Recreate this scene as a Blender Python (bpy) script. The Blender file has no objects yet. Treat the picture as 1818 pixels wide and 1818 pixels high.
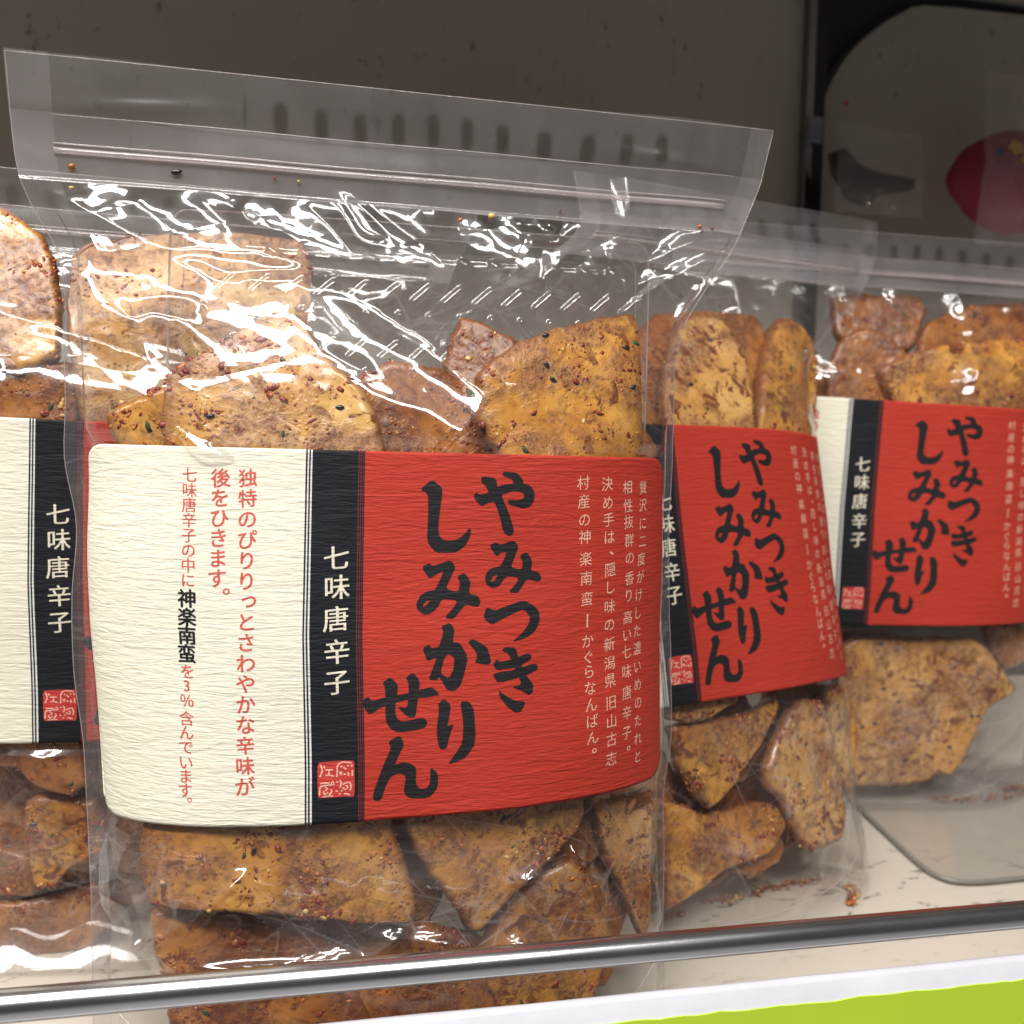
import bpy, bmesh, math, random
import numpy as np
from mathutils import Matrix, Vector
random.seed(7); rng=np.random.RandomState(7)
scene=bpy.context.scene; COL=scene.collection
#NUM
# ---------- camera numbers ----------
F_PX=1949.0; CPX=909.0
YAW=math.radians(14.0); PITCH=math.radians(-3.3); ROLL=math.radians(1.5)
CAM=np.array([0.0,0.0,0.160])
_f=np.array([math.sin(YAW)*math.cos(PITCH),math.cos(YAW)*math.cos(PITCH),math.sin(PITCH)])
_r=np.cross(_f,[0,0,1.0]); _r/=np.linalg.norm(_r); _u=np.cross(_r,_f)
CR=math.cos(ROLL)*_r+math.sin(ROLL)*_u; CU=np.cross(CR,_f); CF=_f
def proj(P):
    d=np.asarray(P)-CAM; z=d@CF
    return np.stack([CPX+F_PX*(d@CR)/z, CPX-F_PX*(d@CU)/z],-1)
def ray(px,py):
    px=np.asarray(px,float);py=np.asarray(py,float)
    return CF+((px-CPX)/F_PX)[...,None]*CR-((py-CPX)/F_PX)[...,None]*CU
def at_plane(px,py,p0,n):
    d=ray(px,py); t=((np.asarray(p0)-CAM)@n)/(d@n); return CAM+d*t[...,None]
# ---------- pouch shape (local: X across, Y back, Z up) ----------
MX,MY=0.045,0.341
LSEAM=[(8,88),(18,200),(30,325),(48,375),(78,420),(95,462),(103,520),(108,600),(118,745),(122,900),(127,1105),(145,1310),(155,1450),(162,1600),(168,2010)]
RSEAM=[(1374,232),(1350,330),(1310,430),(1262,500),(1225,570),(1200,660),(1194,850),(1190,1300),(1184,1450),(1180,1660),(1170,2000)]
def _seam(L):
    a=np.array(L,float); P=at_plane(a[:,0],a[:,1],[MX,MY,0],np.array([0,1.0,0]))
    o=np.argsort(P[:,2]); return P[o,2],P[o,0]-MX
LZ,LX=_seam(LSEAM); RZ,RX=_seam(RSEAM)
ZTOP=0.5*(LZ[-1]+RZ[-1])
def sstep(x): x=np.clip(x,0,1); return x*x*(3-2*x)
DMAX=0.030
ZSH=(0.236,0.160)   # shoulder from zip down to label top
def Dz(z):
    z=np.asarray(z,float)
    d=DMAX*sstep((ZSH[0]-z)/(ZSH[0]-ZSH[1]))**0.9
    return d*(1-0.12*sstep((0.05-z)/0.05))+0.0006
def Ps(s):
    s=np.asarray(s,float); a=np.clip(np.where(s<0,-s/0.94,s/0.965),0,1)
    return np.maximum(1-a**2.8,0)**0.62
def surf(s,z,off=0.0):
    s=np.asarray(s,float);z=np.asarray(z,float)
    xl=np.interp(z,LZ,LX);xr=np.interp(z,RZ,RX)
    return np.stack([xl+(s+1)/2*(xr-xl),-Dz(z)*Ps(s),z],-1)
def surf_n(s,z):
    e=1e-4
    a=surf(s+e,z)-surf(s-e,z); b=surf(s,z+e)-surf(s,z-e)
    n=np.cross(a,b); n/=np.linalg.norm(n,axis=-1,keepdims=True)+1e-12
    return n   # points to -Y (front)
def main_w(P): return P+np.array([MX,MY,0])
_sg,_zg=np.meshgrid(np.linspace(-.98,.98,197),np.linspace(0.0,.30,151))
_pg=proj(main_w(surf(_sg,_zg)))
def inv(px,py):
    px=np.atleast_1d(np.asarray(px,float));py=np.atleast_1d(np.asarray(py,float))
    S=np.empty(len(px));Z=np.empty(len(px))
    fs=_sg.ravel();fz=_zg.ravel();fp=_pg.reshape(-1,2)
    for i in range(0,len(px),200):
        q=np.stack([px[i:i+200],py[i:i+200]],-1)
        k=np.argmin(((fp[None]-q[:,None])**2).sum(-1),1); S[i:i+200]=fs[k];Z[i:i+200]=fz[k]
    e=1e-4
    for _ in range(6):
        p=proj(main_w(surf(S,Z))); a=(proj(main_w(surf(S+e,Z)))-p)/e; b=(proj(main_w(surf(S,Z+e)))-p)/e
        r=np.stack([px,py],-1)-p; det=a[:,0]*b[:,1]-a[:,1]*b[:,0]; det=np.where(abs(det)<1e2,np.sign(det)*1e2+1e-9,det)
        ds=(r[:,0]*b[:,1]-r[:,1]*b[:,0])/det; dz=(a[:,0]*r[:,1]-a[:,1]*r[:,0])/det
        S=np.clip(S+np.clip(ds,-.02,.02),-.97,.97);Z=np.clip(Z+np.clip(dz,-.004,.004),0,.31)
    return S,Z
# ---------- camera ----------
cd=bpy.data.cameras.new('camera'); cam=bpy.data.objects.new('camera',cd); COL.objects.link(cam)
cd.sensor_width=36; cd.lens=F_PX/1818*36; cd.clip_start=0.01; cd.clip_end=20
cam.matrix_world=Matrix(((CR[0],CU[0],-CF[0],CAM[0]),(CR[1],CU[1],-CF[1],CAM[1]),(CR[2],CU[2],-CF[2],CAM[2]),(0,0,0,1)))
cd.dof.use_dof=True; cd.dof.focus_distance=0.325; cd.dof.aperture_fstop=15
scene.camera=cam
# ---------- light ----------
w=bpy.data.worlds.new("World"); scene.world=w; w.use_nodes=True
w.node_tree.nodes['Background'].inputs[0].default_value=(0.9,0.88,0.9,1); w.node_tree.nodes['Background'].inputs[1].default_value=0.075
def lamp(name,loc,target,sx,sy,power,color=(1,0.97,0.93)):
    l=bpy.data.lights.new(name,'AREA'); l.shape='RECTANGLE'; l.size=sx; l.size_y=sy; l.energy=power; l.color=color
    o=bpy.data.objects.new(name,l); COL.objects.link(o); o.location=loc
    d=Vector(target)-Vector(loc); o.rotation_euler=d.to_track_quat('-Z','Y').to_euler()
    o['kind']='structure'; return o
lamp('ceiling_tube_light',(-0.45,-0.62,1.30),(0.1,0.35,0.1),2.0,0.17,44)
lamp('ceiling_tube_light',(-0.3,-0.15,1.55),(0.1,0.35,0.1),2.4,0.12,20)
#lamp('ceiling_tube_light',(0.2,-1.6,1.2),(0.1,0.35,0.1),2.2,0.30,24)
scene.view_settings.view_transform='Standard'; scene.view_settings.look='None'
scene.view_settings.exposure=0.0; scene.view_settings.gamma=1.0
cy=scene.cycles; cy.max_bounces=10; cy.transparent_max_bounces=40; cy.glossy_bounces=4; cy.diffuse_bounces=3; cy.transmission_bounces=4
cy.caustics_reflective=False; cy.caustics_refractive=False; cy.sample_clamp_indirect=4; cy.use_denoising=True
# ---------- helpers ----------
def tag(o,label=None,cat=None,group=None,kind=None):
    if label:o['label']=label
    if cat:o['category']=cat
    if group:o['group']=group
    if kind:o['kind']=kind
    return o
def mobj(name,V,Fc,mats,parent=None,smooth=True,mi=None,attr=None,mat=None):
    me=bpy.data.meshes.new(name)
    if isinstance(Fc,np.ndarray):
        n=len(Fc);k=Fc.shape[1]
        me.vertices.add(len(V)); me.vertices.foreach_set('co',np.asarray(V,np.float32).ravel())
        me.loops.add(n*k); me.loops.foreach_set('vertex_index',Fc.astype(np.int32).ravel())
        me.polygons.add(n); me.polygons.foreach_set('loop_start',np.arange(0,n*k,k,dtype=np.int32)); me.polygons.foreach_set('loop_total',np.full(n,k,np.int32))
        if mi is not None: me.polygons.foreach_set('material_index',np.asarray(mi,np.int32))
        me.update(calc_edges=True); me.validate()
    else:
        me.from_pydata([tuple(v) for v in V],[],Fc)
        if mi is not None: me.polygons.foreach_set('material_index',np.asarray(mi,np.int32))
    for m in (mats if isinstance(mats,(list,tuple)) else [mats]): me.materials.append(m)
    if smooth: me.polygons.foreach_set('use_smooth',np.ones(len(me.polygons),bool))
    if attr:
        for an,av in attr.items():
            a=me.attributes.new(an,'FLOAT','POINT'); a.data.foreach_set('value',np.asarray(av,np.float32).ravel())
    o=bpy.data.objects.new(name,me); COL.objects.link(o)
    if parent is not None: o.parent=parent
    if mat is not None: o.matrix_local=mat
    return o
def empty(name,M,label,cat,group=None):
    o=bpy.data.objects.new(name,None); COL.objects.link(o); o.matrix_world=M; o.empty_display_size=.02
    return tag(o,label,cat,group)
def gridF(nr,nc):
    i=np.arange(nr-1)[:,None]*nc+np.arange(nc-1)[None]
    return np.stack([i,i+1,i+nc+1,i+nc],-1).reshape(-1,4)
def boxV(x0,x1,y0,y1,z0,z1,bev=0):
    V=[(x,y,z) for x in(x0,x1) for y in(y0,y1) for z in(z0,z1)]
    return V,[(0,1,3,2),(4,6,7,5),(0,4,5,1),(2,3,7,6),(0,2,6,4),(1,5,7,3)]
def box(name,x0,x1,y0,y1,z0,z1,mat,parent=None,bev=0.0):
    V,Fc=boxV(x0,x1,y0,y1,z0,z1); o=mobj(name,V,Fc,mat,parent,smooth=False)
    if bev:
        bm=bmesh.new(); bm.from_mesh(o.data); bmesh.ops.bevel(bm,geom=bm.edges[:]+bm.verts[:],offset=bev,segments=2,affect='EDGES',profile=.5); bm.to_mesh(o.data); bm.free()
    return o
def vnoise(P,seed=0):
    P=np.asarray(P,float); i=np.floor(P).astype(np.int64); f=P-i; f=f*f*(3-2*f)
    def h(a,b,c):
        n=(a*374761393+b*668265263+c*2147483647+seed*1274126177)&0xffffffff
        n=((n^(n>>13))*1274126177)&0xffffffff; n=n^(n>>16); return (n&0xffff)/32767.5-1
    x,y,z=i[...,0],i[...,1],i[...,2]; r=0
    for dx in(0,1):
        for dy in(0,1):
            for dz in(0,1):
                wgt=(f[...,0] if dx else 1-f[...,0])*(f[...,1] if dy else 1-f[...,1])*(f[...,2] if dz else 1-f[...,2])
                r=r+wgt*h(x+dx,y+dy,z+dz)
    return r
def fbm(P,o=3,seed=0):
    r=0;a=1
    for k in range(o): r=r+a*vnoise(P*(2**k)+17.3*k,seed+k); a*=.5
    return r
# ---------- materials ----------
class NT:
    def __init__(s,name):
        s.m=bpy.data.materials.new(name); s.m.use_nodes=True; s.t=s.m.node_tree; s.t.nodes.clear(); s.out=s.n('ShaderNodeOutputMaterial')
    def n(s,t,**k):
        n=s.t.nodes.new(t)
        for a,b in k.items():
            if a.startswith('i_'):
                key=a[2:]; key=int(key) if key.isdigit() else key.replace('_',' ')
                n.inputs[key].default_value=b
            else: setattr(n,a,b)
        return n
    def l(s,a,b): s.t.links.new(a,b)
    def ramp(s,src,stops,interp='LINEAR'):
        r=s.n('ShaderNodeValToRGB'); r.color_ramp.interpolation=interp
        e=r.color_ramp.elements
        while len(e)<len(stops): e.new(.5)
        for x,(p,c) in zip(e,stops): x.position=p; x.color=c if len(c)==4 else (*c,1)
        s.l(src,r.inputs[0]); return r.outputs[0]
    def math(s,op,a,b=None,clamp=False):
        n=s.n('ShaderNodeMath',operation=op,use_clamp=clamp)
        for k,v in ((0,a),(1,b)):
            if v is None: continue
            if isinstance(v,(int,float)): n.inputs[k].default_value=v
            else: s.l(v,n.inputs[k])
        return n.outputs[0]
    def mix(s,f,a,b,mode='MIX'):
        n=s.n('ShaderNodeMix',data_type='RGBA',blend_type=mode)
        for k,v in ((0,f),(6,a),(7,b)):
            if isinstance(v,(int,float)): n.inputs[k].default_value=v
            elif isinstance(v,tuple): n.inputs[k].default_value=v if len(v)==4 else (*v,1)
            else: s.l(v,n.inputs[k])
        return n.outputs[2]
    def coords(s,scale=(1,1,1),rand=False):
        tc=s.n('ShaderNodeTexCoord'); mp=s.n('ShaderNodeMapping'); mp.inputs['Scale'].default_value=scale; s.l(tc.outputs['Object'],mp.inputs['Vector'])
        if rand:
            oi=s.n('ShaderNodeObjectInfo'); m=s.math('MULTIPLY',oi.outputs['Random'],37.0)
            s.l(m,mp.inputs['Location'])
        return mp.outputs[0]
    def noise(s,vec,scale,detail=3,rough=.55,dist=0):
        n=s.n('ShaderNodeTexNoise'); n.inputs['Scale'].default_value=scale; n.inputs['Detail'].default_value=detail; n.inputs['Roughness'].default_value=rough; n.inputs['Distortion'].default_value=dist
        s.l(vec,n.inputs['Vector']); return n.outputs['Fac']
    def vor(s,vec,scale,out='Distance',rnd=1):
        n=s.n('ShaderNodeTexVoronoi'); n.inputs['Scale'].default_value=scale; n.inputs['Randomness'].default_value=rnd
        s.l(vec,n.inputs['Vector']); return n.outputs[out]
    def bump(s,h,strength,dist,nrm=None):
        b=s.n('ShaderNodeBump'); b.inputs['Strength'].default_value=strength; b.inputs['Distance'].default_value=dist; s.l(h,b.inputs['Height'])
        if nrm is not None: s.l(nrm,b.inputs['Normal'])
        return b.outputs[0]
    def bsdf(s,color,rough=.5,spec=.5,metal=0,coat=0,nrm=None,**k):
        b=s.n('ShaderNodeBsdfPrincipled')
        for nm,v in (('Base Color',color),('Roughness',rough),('Specular IOR Level',spec),('Metallic',metal),('Coat Weight',coat)):
            if isinstance(v,tuple): b.inputs[nm].default_value=v if len(v)==4 else (*v,1)
            elif isinstance(v,(int,float)): b.inputs[nm].default_value=v
            else: s.l(v,b.inputs[nm])
        for nm,v in k.items(): b.inputs[nm.replace('_',' ')].default_value=v
        if nrm is not None: s.l(nrm,b.inputs['Normal'])
        return b
    def fin(s,sh): s.l(sh.outputs[0] if hasattr(sh,'outputs') else sh,s.out.inputs[0]); return s.m
def mat_plain(name,color,rough=.5,**k):
    t=NT(name); v=t.coords(); n=t.noise(v,120,3); c=t.mix(n,tuple(x*.85 for x in color),tuple(min(1,x*1.12) for x in color))
    return t.fin(t.bsdf(c,rough,**k))
def mat_film(name,folds=55,foldk=26.0,crz=.09,haze=0.009,base=0.072,rough=0.035,bump=0.07,tint=(.975,.97,.965),hz=(.75,.72,.74)):
    t=NT(name); v=t.coords((1,1,1))
    n=t.noise(v,40,2,.45,.5); n2=t.noise(t.coords((1,1,.25)),420,2,.5); h=t.math('ADD',n,t.math('MULTIPLY',n2,.10))
    pm=t.ramp(t.noise(v,24,2),[(.40,(0,0,0)),(.58,(1,1,1))]); fa=t.n('ShaderNodeAttribute'); fa.attribute_name='fold'; pm=t.math('MULTIPLY',pm,fa.outputs['Fac'])
    tc_=t.n('ShaderNodeTexCoord'); rid=None; line=None
    for ang,sx,sz,off in ((.65,46,7,1.7),(-.55,60,9,5.1),(1.35,52,6,9.3),(-1.2,75,12,13.9)):
        mp_=t.n('ShaderNodeMapping'); mp_.inputs['Rotation'].default_value=(0,ang,0); mp_.inputs['Scale'].default_value=(1,1,1); t.l(tc_.outputs['Object'],mp_.inputs['Vector'])
        m2_=t.n('ShaderNodeMapping'); m2_.inputs['Scale'].default_value=(sx,20,sz); m2_.inputs['Location'].default_value=(off,off*2,off*3); t.l(mp_.outputs[0],m2_.inputs['Vector'])
        nn=t.noise(m2_.outputs[0],1.0,1,.4,.25); a_=t.math('ABSOLUTE',t.math('SUBTRACT',nn,.5))
        r_=t.math('MINIMUM',a_,.07); l_=t.ramp(a_,[(.0,(1,1,1)),(.007,(.0,.0,.0))])
        rid=r_ if rid is None else t.math('ADD',rid,r_); line=l_ if line is None else t.math('MAXIMUM',line,l_)
    rid=t.math('MULTIPLY',rid,t.math('MULTIPLY',pm,foldk)); line=t.math('MULTIPLY',line,pm)
    h=t.math('ADD',h,rid)
    nr=t.bump(h,bump,.0022)
    lw=t.n('ShaderNodeLayerWeight'); lw.inputs[0].default_value=.5; t.l(nr,lw.inputs['Normal'])
    f=t.math('POWER',lw.outputs['Facing'],4.5); f=t.math('ADD',t.math('MULTIPLY',f,.85),base,clamp=True)
    tr=t.n('ShaderNodeBsdfTransparent'); tr.inputs[0].default_value=(*tint,1)
    gl=t.n('ShaderNodeBsdfAnisotropic' if False else 'ShaderNodeBsdfGlossy'); gl.inputs['Roughness'].default_value=rough; t.l(nr,gl.inputs['Normal'])
    gl.inputs[0].default_value=(1,1,1,1)
    g2=t.n('ShaderNodeBsdfGlossy'); g2.inputs['Roughness'].default_value=.20; t.l(nr,g2.inputs['Normal'])
    gm_=t.n('ShaderNodeMixShader'); gm_.inputs[0].default_value=.30; t.l(gl.outputs[0],gm_.inputs[1]); t.l(g2.outputs[0],gm_.inputs[2]); gl=gm_
    df=t.n('ShaderNodeBsdfDiffuse'); df.inputs[0].default_value=(*hz,1)
    tl=t.n('ShaderNodeBsdfTranslucent'); tl.inputs[0].default_value=(*hz,1)
    md=t.n('ShaderNodeMixShader'); md.inputs[0].default_value=.35; t.l(df.outputs[0],md.inputs[1]); t.l(tl.outputs[0],md.inputs[2])
    at=t.n('ShaderNodeAttribute'); at.attribute_name='haze'; hf=t.math('ADD',at.outputs['Fac'],haze,clamp=True)
    sm=t.noise(t.coords((1,1,.6)),30,4,.65,1.0); hf=t.math('MULTIPLY',hf,t.math('ADD',t.math('MULTIPLY',sm,1.3),.35)); hf=t.math('ADD',hf,t.math('MULTIPLY',line,crz),clamp=True)
    m1=t.n('ShaderNodeMixShader'); t.l(hf,m1.inputs[0]); t.l(tr.outputs[0],m1.inputs[1]); t.l(md.outputs[0],m1.inputs[2])
    m2=t.n('ShaderNodeMixShader'); t.l(f,m2.inputs[0]); t.l(m1.outputs[0],m2.inputs[1]); t.l(gl.outputs[0],m2.inputs[2])
    return t.fin(m2)
FILM=mat_film('clear_film'); FILM_B=mat_film('clear_film_back',haze=.006,base=.05,bump=.08,crz=.08)
TRAYM=mat_film('clear_tray_plastic',haze=.012,base=.15,rough=.07,bump=.12,foldk=0,crz=0)
ACRYL=mat_film('clear_acrylic',haze=.10,base=.05,rough=.06,bump=.02,hz=(.5,.5,.5),foldk=0,crz=0)
ZIPM=mat_film('zip_plastic',haze=.35,base=.10,rough=.12,bump=.1,hz=(.85,.76,.76),foldk=0,crz=0)
def mat_paper(name,color,alt,tex=1.0):
    t=NT(name); v=t.coords((1,1,1)); w1=t.coords((85,85,560)); w2=t.coords((190,190,1400))
    n1=t.noise(w1,1.0,4,.6,.8); n2=t.noise(w2,1.0,3,.55,.4)
    h=t.math('ADD',n1,t.math('MULTIPLY',n2,.5)); nr=t.bump(h,.62*tex,.0008)
    blot=t.noise(v,40,3); f=t.math('MULTIPLY',t.math('ADD',blot,n2),.5)
    c=t.mix(f,color,alt)
    return t.fin(t.bsdf(c,.62,.25,nrm=nr))
PCREAM=mat_paper('cream_crepe_paper',(.85,.82,.69),(.79,.75,.60))
PBLACK=mat_paper('black_crepe_print',(.007,.008,.012),(.013,.014,.019))
PRED=mat_paper('red_crepe_print',(.42,.032,.020),(.50,.046,.028))
PMAROON=mat_paper('dark_red_line_print',(.12,.014,.014),(.2,.03,.03))
PWHITE=mat_paper('white_line_print',(.75,.75,.72),(.68,.68,.66))
INKB=mat_paper('black_ink',(.010,.010,.012),(.022,.020,.022))
INKR=mat_paper('red_ink',(.60,.09,.07),(.66,.13,.10))
INKC=mat_paper('cream_ink',(.82,.78,.62),(.72,.64,.5))
INKP=mat_paper('pale_orange_ink',(.80,.50,.36),(.74,.40,.28))
SEALR=mat_paper('seal_red',(.50,.035,.030),(.60,.07,.055)); SEALP=mat_paper('seal_pink',(.85,.38,.30),(.85,.48,.38))
def mat_cracker(name,ya,yb,br):
    t=NT(name); v=t.coords(rand=True)
    big=t.noise(v,42,6,.66,.6); f=t.ramp(big,[(.44,(0,0,0)),(.57,(1,1,1))])
    yel=t.mix(t.ramp(t.noise(v,48,4,.6,.4),[(.35,(0,0,0)),(.62,(1,1,1))]),ya,yb)
    yel=t.mix(t.ramp(t.noise(v,260,3,.6),[(.52,(0,0,0)),(.70,(.55,.55,.55))]),yel,tuple(x*.55 for x in yb))
    grain=t.noise(v,480,4,.75,.3); gm=t.ramp(grain,[(.38,(0,0,0)),(.60,(1,1,1))])
    brn=t.mix(gm,tuple(min(1,x*1.9) for x in br),tuple(x*.50 for x in br))
    brn=t.mix(t.ramp(t.noise(v,150,2),[(.45,(0,0,0)),(.6,(.6,.6,.6))]),brn,(.19,.035,.014))
    mf=t.math('MULTIPLY',f,t.math('ADD',t.math('MULTIPLY',gm,.35),.50),clamp=True)
    c=t.mix(mf,yel,brn)
    vn=t.n('ShaderNodeTexVoronoi'); vn.inputs['Scale'].default_value=560; t.l(v,vn.inputs['Vector'])
    sp=t.ramp(vn.outputs['Distance'],[(.22,(1,1,1)),(.36,(0,0,0))]); sc=t.n('ShaderNodeSeparateColor'); t.l(vn.outputs['Color'],sc.inputs[0])
    pick=t.math('GREATER_THAN',sc.outputs[1],.45)
    spm=t.math('MULTIPLY',t.math('MULTIPLY',sp,pick),t.ramp(t.noise(v,75,2),[(.42,(.12,.12,.12)),(.58,(1,1,1))]))
    spc=t.mix(sc.outputs[0],(.16,.022,.010),(.34,.09,.02))
    c=t.mix(t.math('MULTIPLY',spm,.8),c,spc)
    rb=t.ramp(t.noise(v,150,4,.62,.8),[(.54,(0,0,0)),(.61,(.95,.95,.95))]); c=t.mix(t.math('MULTIPLY',rb,t.ramp(t.noise(v,34,2),[(.38,(.25,.25,.25)),(.55,(1,1,1))])),c,(.15,.036,.015))
    at=t.n('ShaderNodeAttribute'); at.attribute_name='edge'
    en=t.math('MULTIPLY',at.outputs['Fac'],t.math('ADD',t.noise(v,200,3,.6),.42),clamp=True)
    c=t.mix(en,c,(.21,.062,.014))
    fr=t.ramp(t.noise(v,1000,3,.8),[(.54,(0,0,0)),(.72,(1,1,1))]); frm=t.math('MULTIPLY',fr,t.ramp(t.noise(v,45,2),[(.5,(0,0,0)),(.66,(.55,.55,.55))]))
    c=t.mix(frm,c,(.70,.46,.24))
    h=t.math('MULTIPLY',grain,t.math('ADD',t.math('MULTIPLY',f,1.0),.12))
    h=t.math('ADD',h,t.math('MULTIPLY',spm,.7)); h=t.math('ADD',h,t.math('MULTIPLY',t.noise(v,170,2,.5),.15))
    nr=t.bump(h,.5,.0008)
    rg=t.math('ADD',t.math('MULTIPLY',mf,.28),.20)
    return t.fin(t.bsdf(c,rg,.5,nrm=nr,coat=.26,Coat_Roughness=.20))
CRK=[mat_cracker('golden_glazed_cracker',(.74,.385,.085),(.56,.225,.035),(.17,.068,.034)),
     mat_cracker('toasted_cracker',(.50,.21,.055),(.33,.112,.028),(.11,.045,.026)),
     mat_cracker('pale_gold_cracker',(.78,.475,.165),(.62,.30,.075),(.22,.092,.048))]
CH=[mat_plain('chili_flake',(.24,.030,.014),.35,spec=.6),mat_plain('orange_chili_flake',(.52,.17,.035),.35,spec=.6),mat_plain('pale_seed',(.70,.48,.16),.4,spec=.6),mat_plain('green_herb_flake',(.03,.062,.022),.5)]
SES=mat_plain('black_sesame',(.010,.009,.010),.28,spec=.7)
# ---------- the setting ----------
def floor_z(y): return -0.024+0.17*(y-0.40)
def mat_shelf():
    t=NT('cream_shelf_enamel'); v=t.coords()
    n=t.noise(v,14,4); c=t.mix(n,(.50,.445,.375),(.61,.555,.48))
    # dark scuffs collected near the front
    sc=t.noise(t.coords((60,150,1)),1.0,4,.72,.7); sm=t.ramp(sc,[(.585,(0,0,0)),(.66,(1,1,1))])
    sx=t.n('ShaderNodeSeparateXYZ'); t.l(t.coords(),sx.inputs[0])
    band=t.ramp(t.math('MULTIPLY',t.math('SUBTRACT',sx.outputs[1],.34),10),[(.0,(.15,.15,.15)),(.22,(.3,.3,.3)),(.52,(1,1,1)),(.80,(1,1,1)),(1.0,(.03,.03,.03))])
    c=t.mix(t.math('MULTIPLY',t.math('MULTIPLY',sm,band),.85),c,(.07,.06,.05))
    fine=t.ramp(t.noise(v,260,3,.7),[(.66,(0,0,0)),(.72,(1,1,1))]); c=t.mix(t.math('MULTIPLY',fine,.25),c,(.2,.16,.12))
    return t.fin(t.bsdf(c,.42,.45,nrm=t.bump(t.noise(v,300,2),.1,.0005)))
SHELF=mat_shelf()
V=[(x,y,floor_z(y)-d) for d in (0,.012) for y in (.292,.64) for x in (-.75,1.25)]
tag(mobj('shelf_floor',V,[(0,1,3,2),(4,6,7,5),(0,4,5,1),(2,3,7,6),(0,2,6,4),(1,5,7,3)],SHELF,smooth=False),kind='structure')
def mat_speck(name,a,b,s):
    t=NT(name); v=t.coords((1,1,.55)); n=t.noise(v,8,3); c=t.mix(n,a,b)
    sp=t.ramp(t.noise(v,170,3,.6),[(.64,(0,0,0)),(.74,(1,1,1))]); c=t.mix(t.math('MULTIPLY',sp,.7),c,s)
    return t.fin(t.bsdf(c,.45,.4,nrm=t.bump(t.noise(v,240,2),.15,.0006)))
WALLM=mat_speck('speckled_back_board',(.47,.44,.385),(.55,.515,.46),(.10,.08,.06))
WALLR=mat_speck('speckled_side_board',(.40,.365,.325),(.47,.43,.39),(.10,.085,.07))
DARKM=mat_plain('dark_recess_board',(.030,.027,.020),.6)
YW=0.62
def wpt(px,py,y): return at_plane(np.array([px],float),np.array([py],float),[0,y,0],np.array([0,1.,0]))[0]
xp=wpt(1428,150,YW)[0]
tag(box('back_wall',-.75,xp-.001,YW,YW+.01,-.02,.455,WALLM),kind='structure')
tag(box('side_recess_wall',xp+.012,1.3,YW+.012,YW+.022,-.02,.455,DARKM),kind='structure')
tag(box('shelf_above',-.75,1.3,.335,.66,.455,.475,mat_plain('upper_shelf_enamel',(.5,.46,.4),.5)),kind='structure')
# rounded speckled board at upper right
arc=[(1436,720),(1438,350),(1440,280),(1448,215),(1462,165),(1482,125),(1505,92),(1535,62),(1575,33),(1612,14),(1640,10),(1700,14),(1818,27),(2100,60),(2100,720)]
P=np.array([wpt(a,b,YW+.004) for a,b in arc]); n=len(P)
V=np.concatenate([P,P+[0,.007,0]]); Fc=[tuple(range(n))[::-1],tuple(range(n,2*n))]+[(i,(i+1)%n,n+(i+1)%n,n+i) for i in range(n)]
bp=mobj('side_panel',V,Fc,WALLR,smooth=False); tag(bp,'speckled grey board with a rounded upper corner, right of the metal post','panel')
rm=NT('dark_rubber_edge'); RUB=rm.fin(rm.bsdf((.012,.008,.008),.4))
def tube(name,pts,r,mat,parent=None,seg=8,closed=False):
    pts=np.asarray(pts,float); n=len(pts); V=[];
    for i in range(n):
        a=pts[max(i-1,0)];b=pts[min(i+1,n-1)]; t=(b-a)/(np.linalg.norm(b-a)+1e-12)
        u=np.cross(t,[0.13,.9,.41]); u/=np.linalg.norm(u); w_=np.cross(t,u); rr=r if np.isscalar(r) else r[i]
        for k in range(seg): V.append(pts[i]+rr*(math.cos(2*math.pi*k/seg)*u+math.sin(2*math.pi*k/seg)*w_))
    Fc=[(i*seg+k,i*seg+(k+1)%seg,(i+1)*seg+(k+1)%seg,(i+1)*seg+k) for i in range(n-1) for k in range(seg)]+[tuple(range(seg))[::-1],tuple(range((n-1)*seg,n*seg))]
    return mobj(name,V,Fc,mat,parent)
def smooth_pts(P,k=3):
    P=np.asarray(P,float)
    for _ in range(k):
        Q=[P[0]]
        for a,b in zip(P[:-1],P[1:]): Q+= [a*.75+b*.25,a*.25+b*.75]
        Q.append(P[-1]); P=np.array(Q)
    return P
tube('edge_trim',smooth_pts(P[1:10]+[0,-.001,0],2),.0011,RUB,bp)
rd=NT('red_dot_color'); RD=rd.fin(rd.bsdf((.8,.06,.03),.5)); q=wpt(1504.5,182,YW+.002)  # plain red color for a tiny disc set on the side panel
mobj('red_dot',[q+.0010*np.array([math.cos(a),0,math.sin(a)])+np.array([0,dy,0]) for dy in(0,.003) for a in np.linspace(0,2*math.pi,13)[:-1]],[tuple(range(12)),tuple(range(12,24))[::-1]]+[(i,12+i,12+(i+1)%12,(i+1)%12) for i in range(12)],RD,bp,smooth=False)
tag(box('store_floor',-3,3,-3.5,.25,-1.02,-1.0,mat_plain('pale_vinyl_floor',(.55,.55,.58),.5)),kind='structure')
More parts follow.
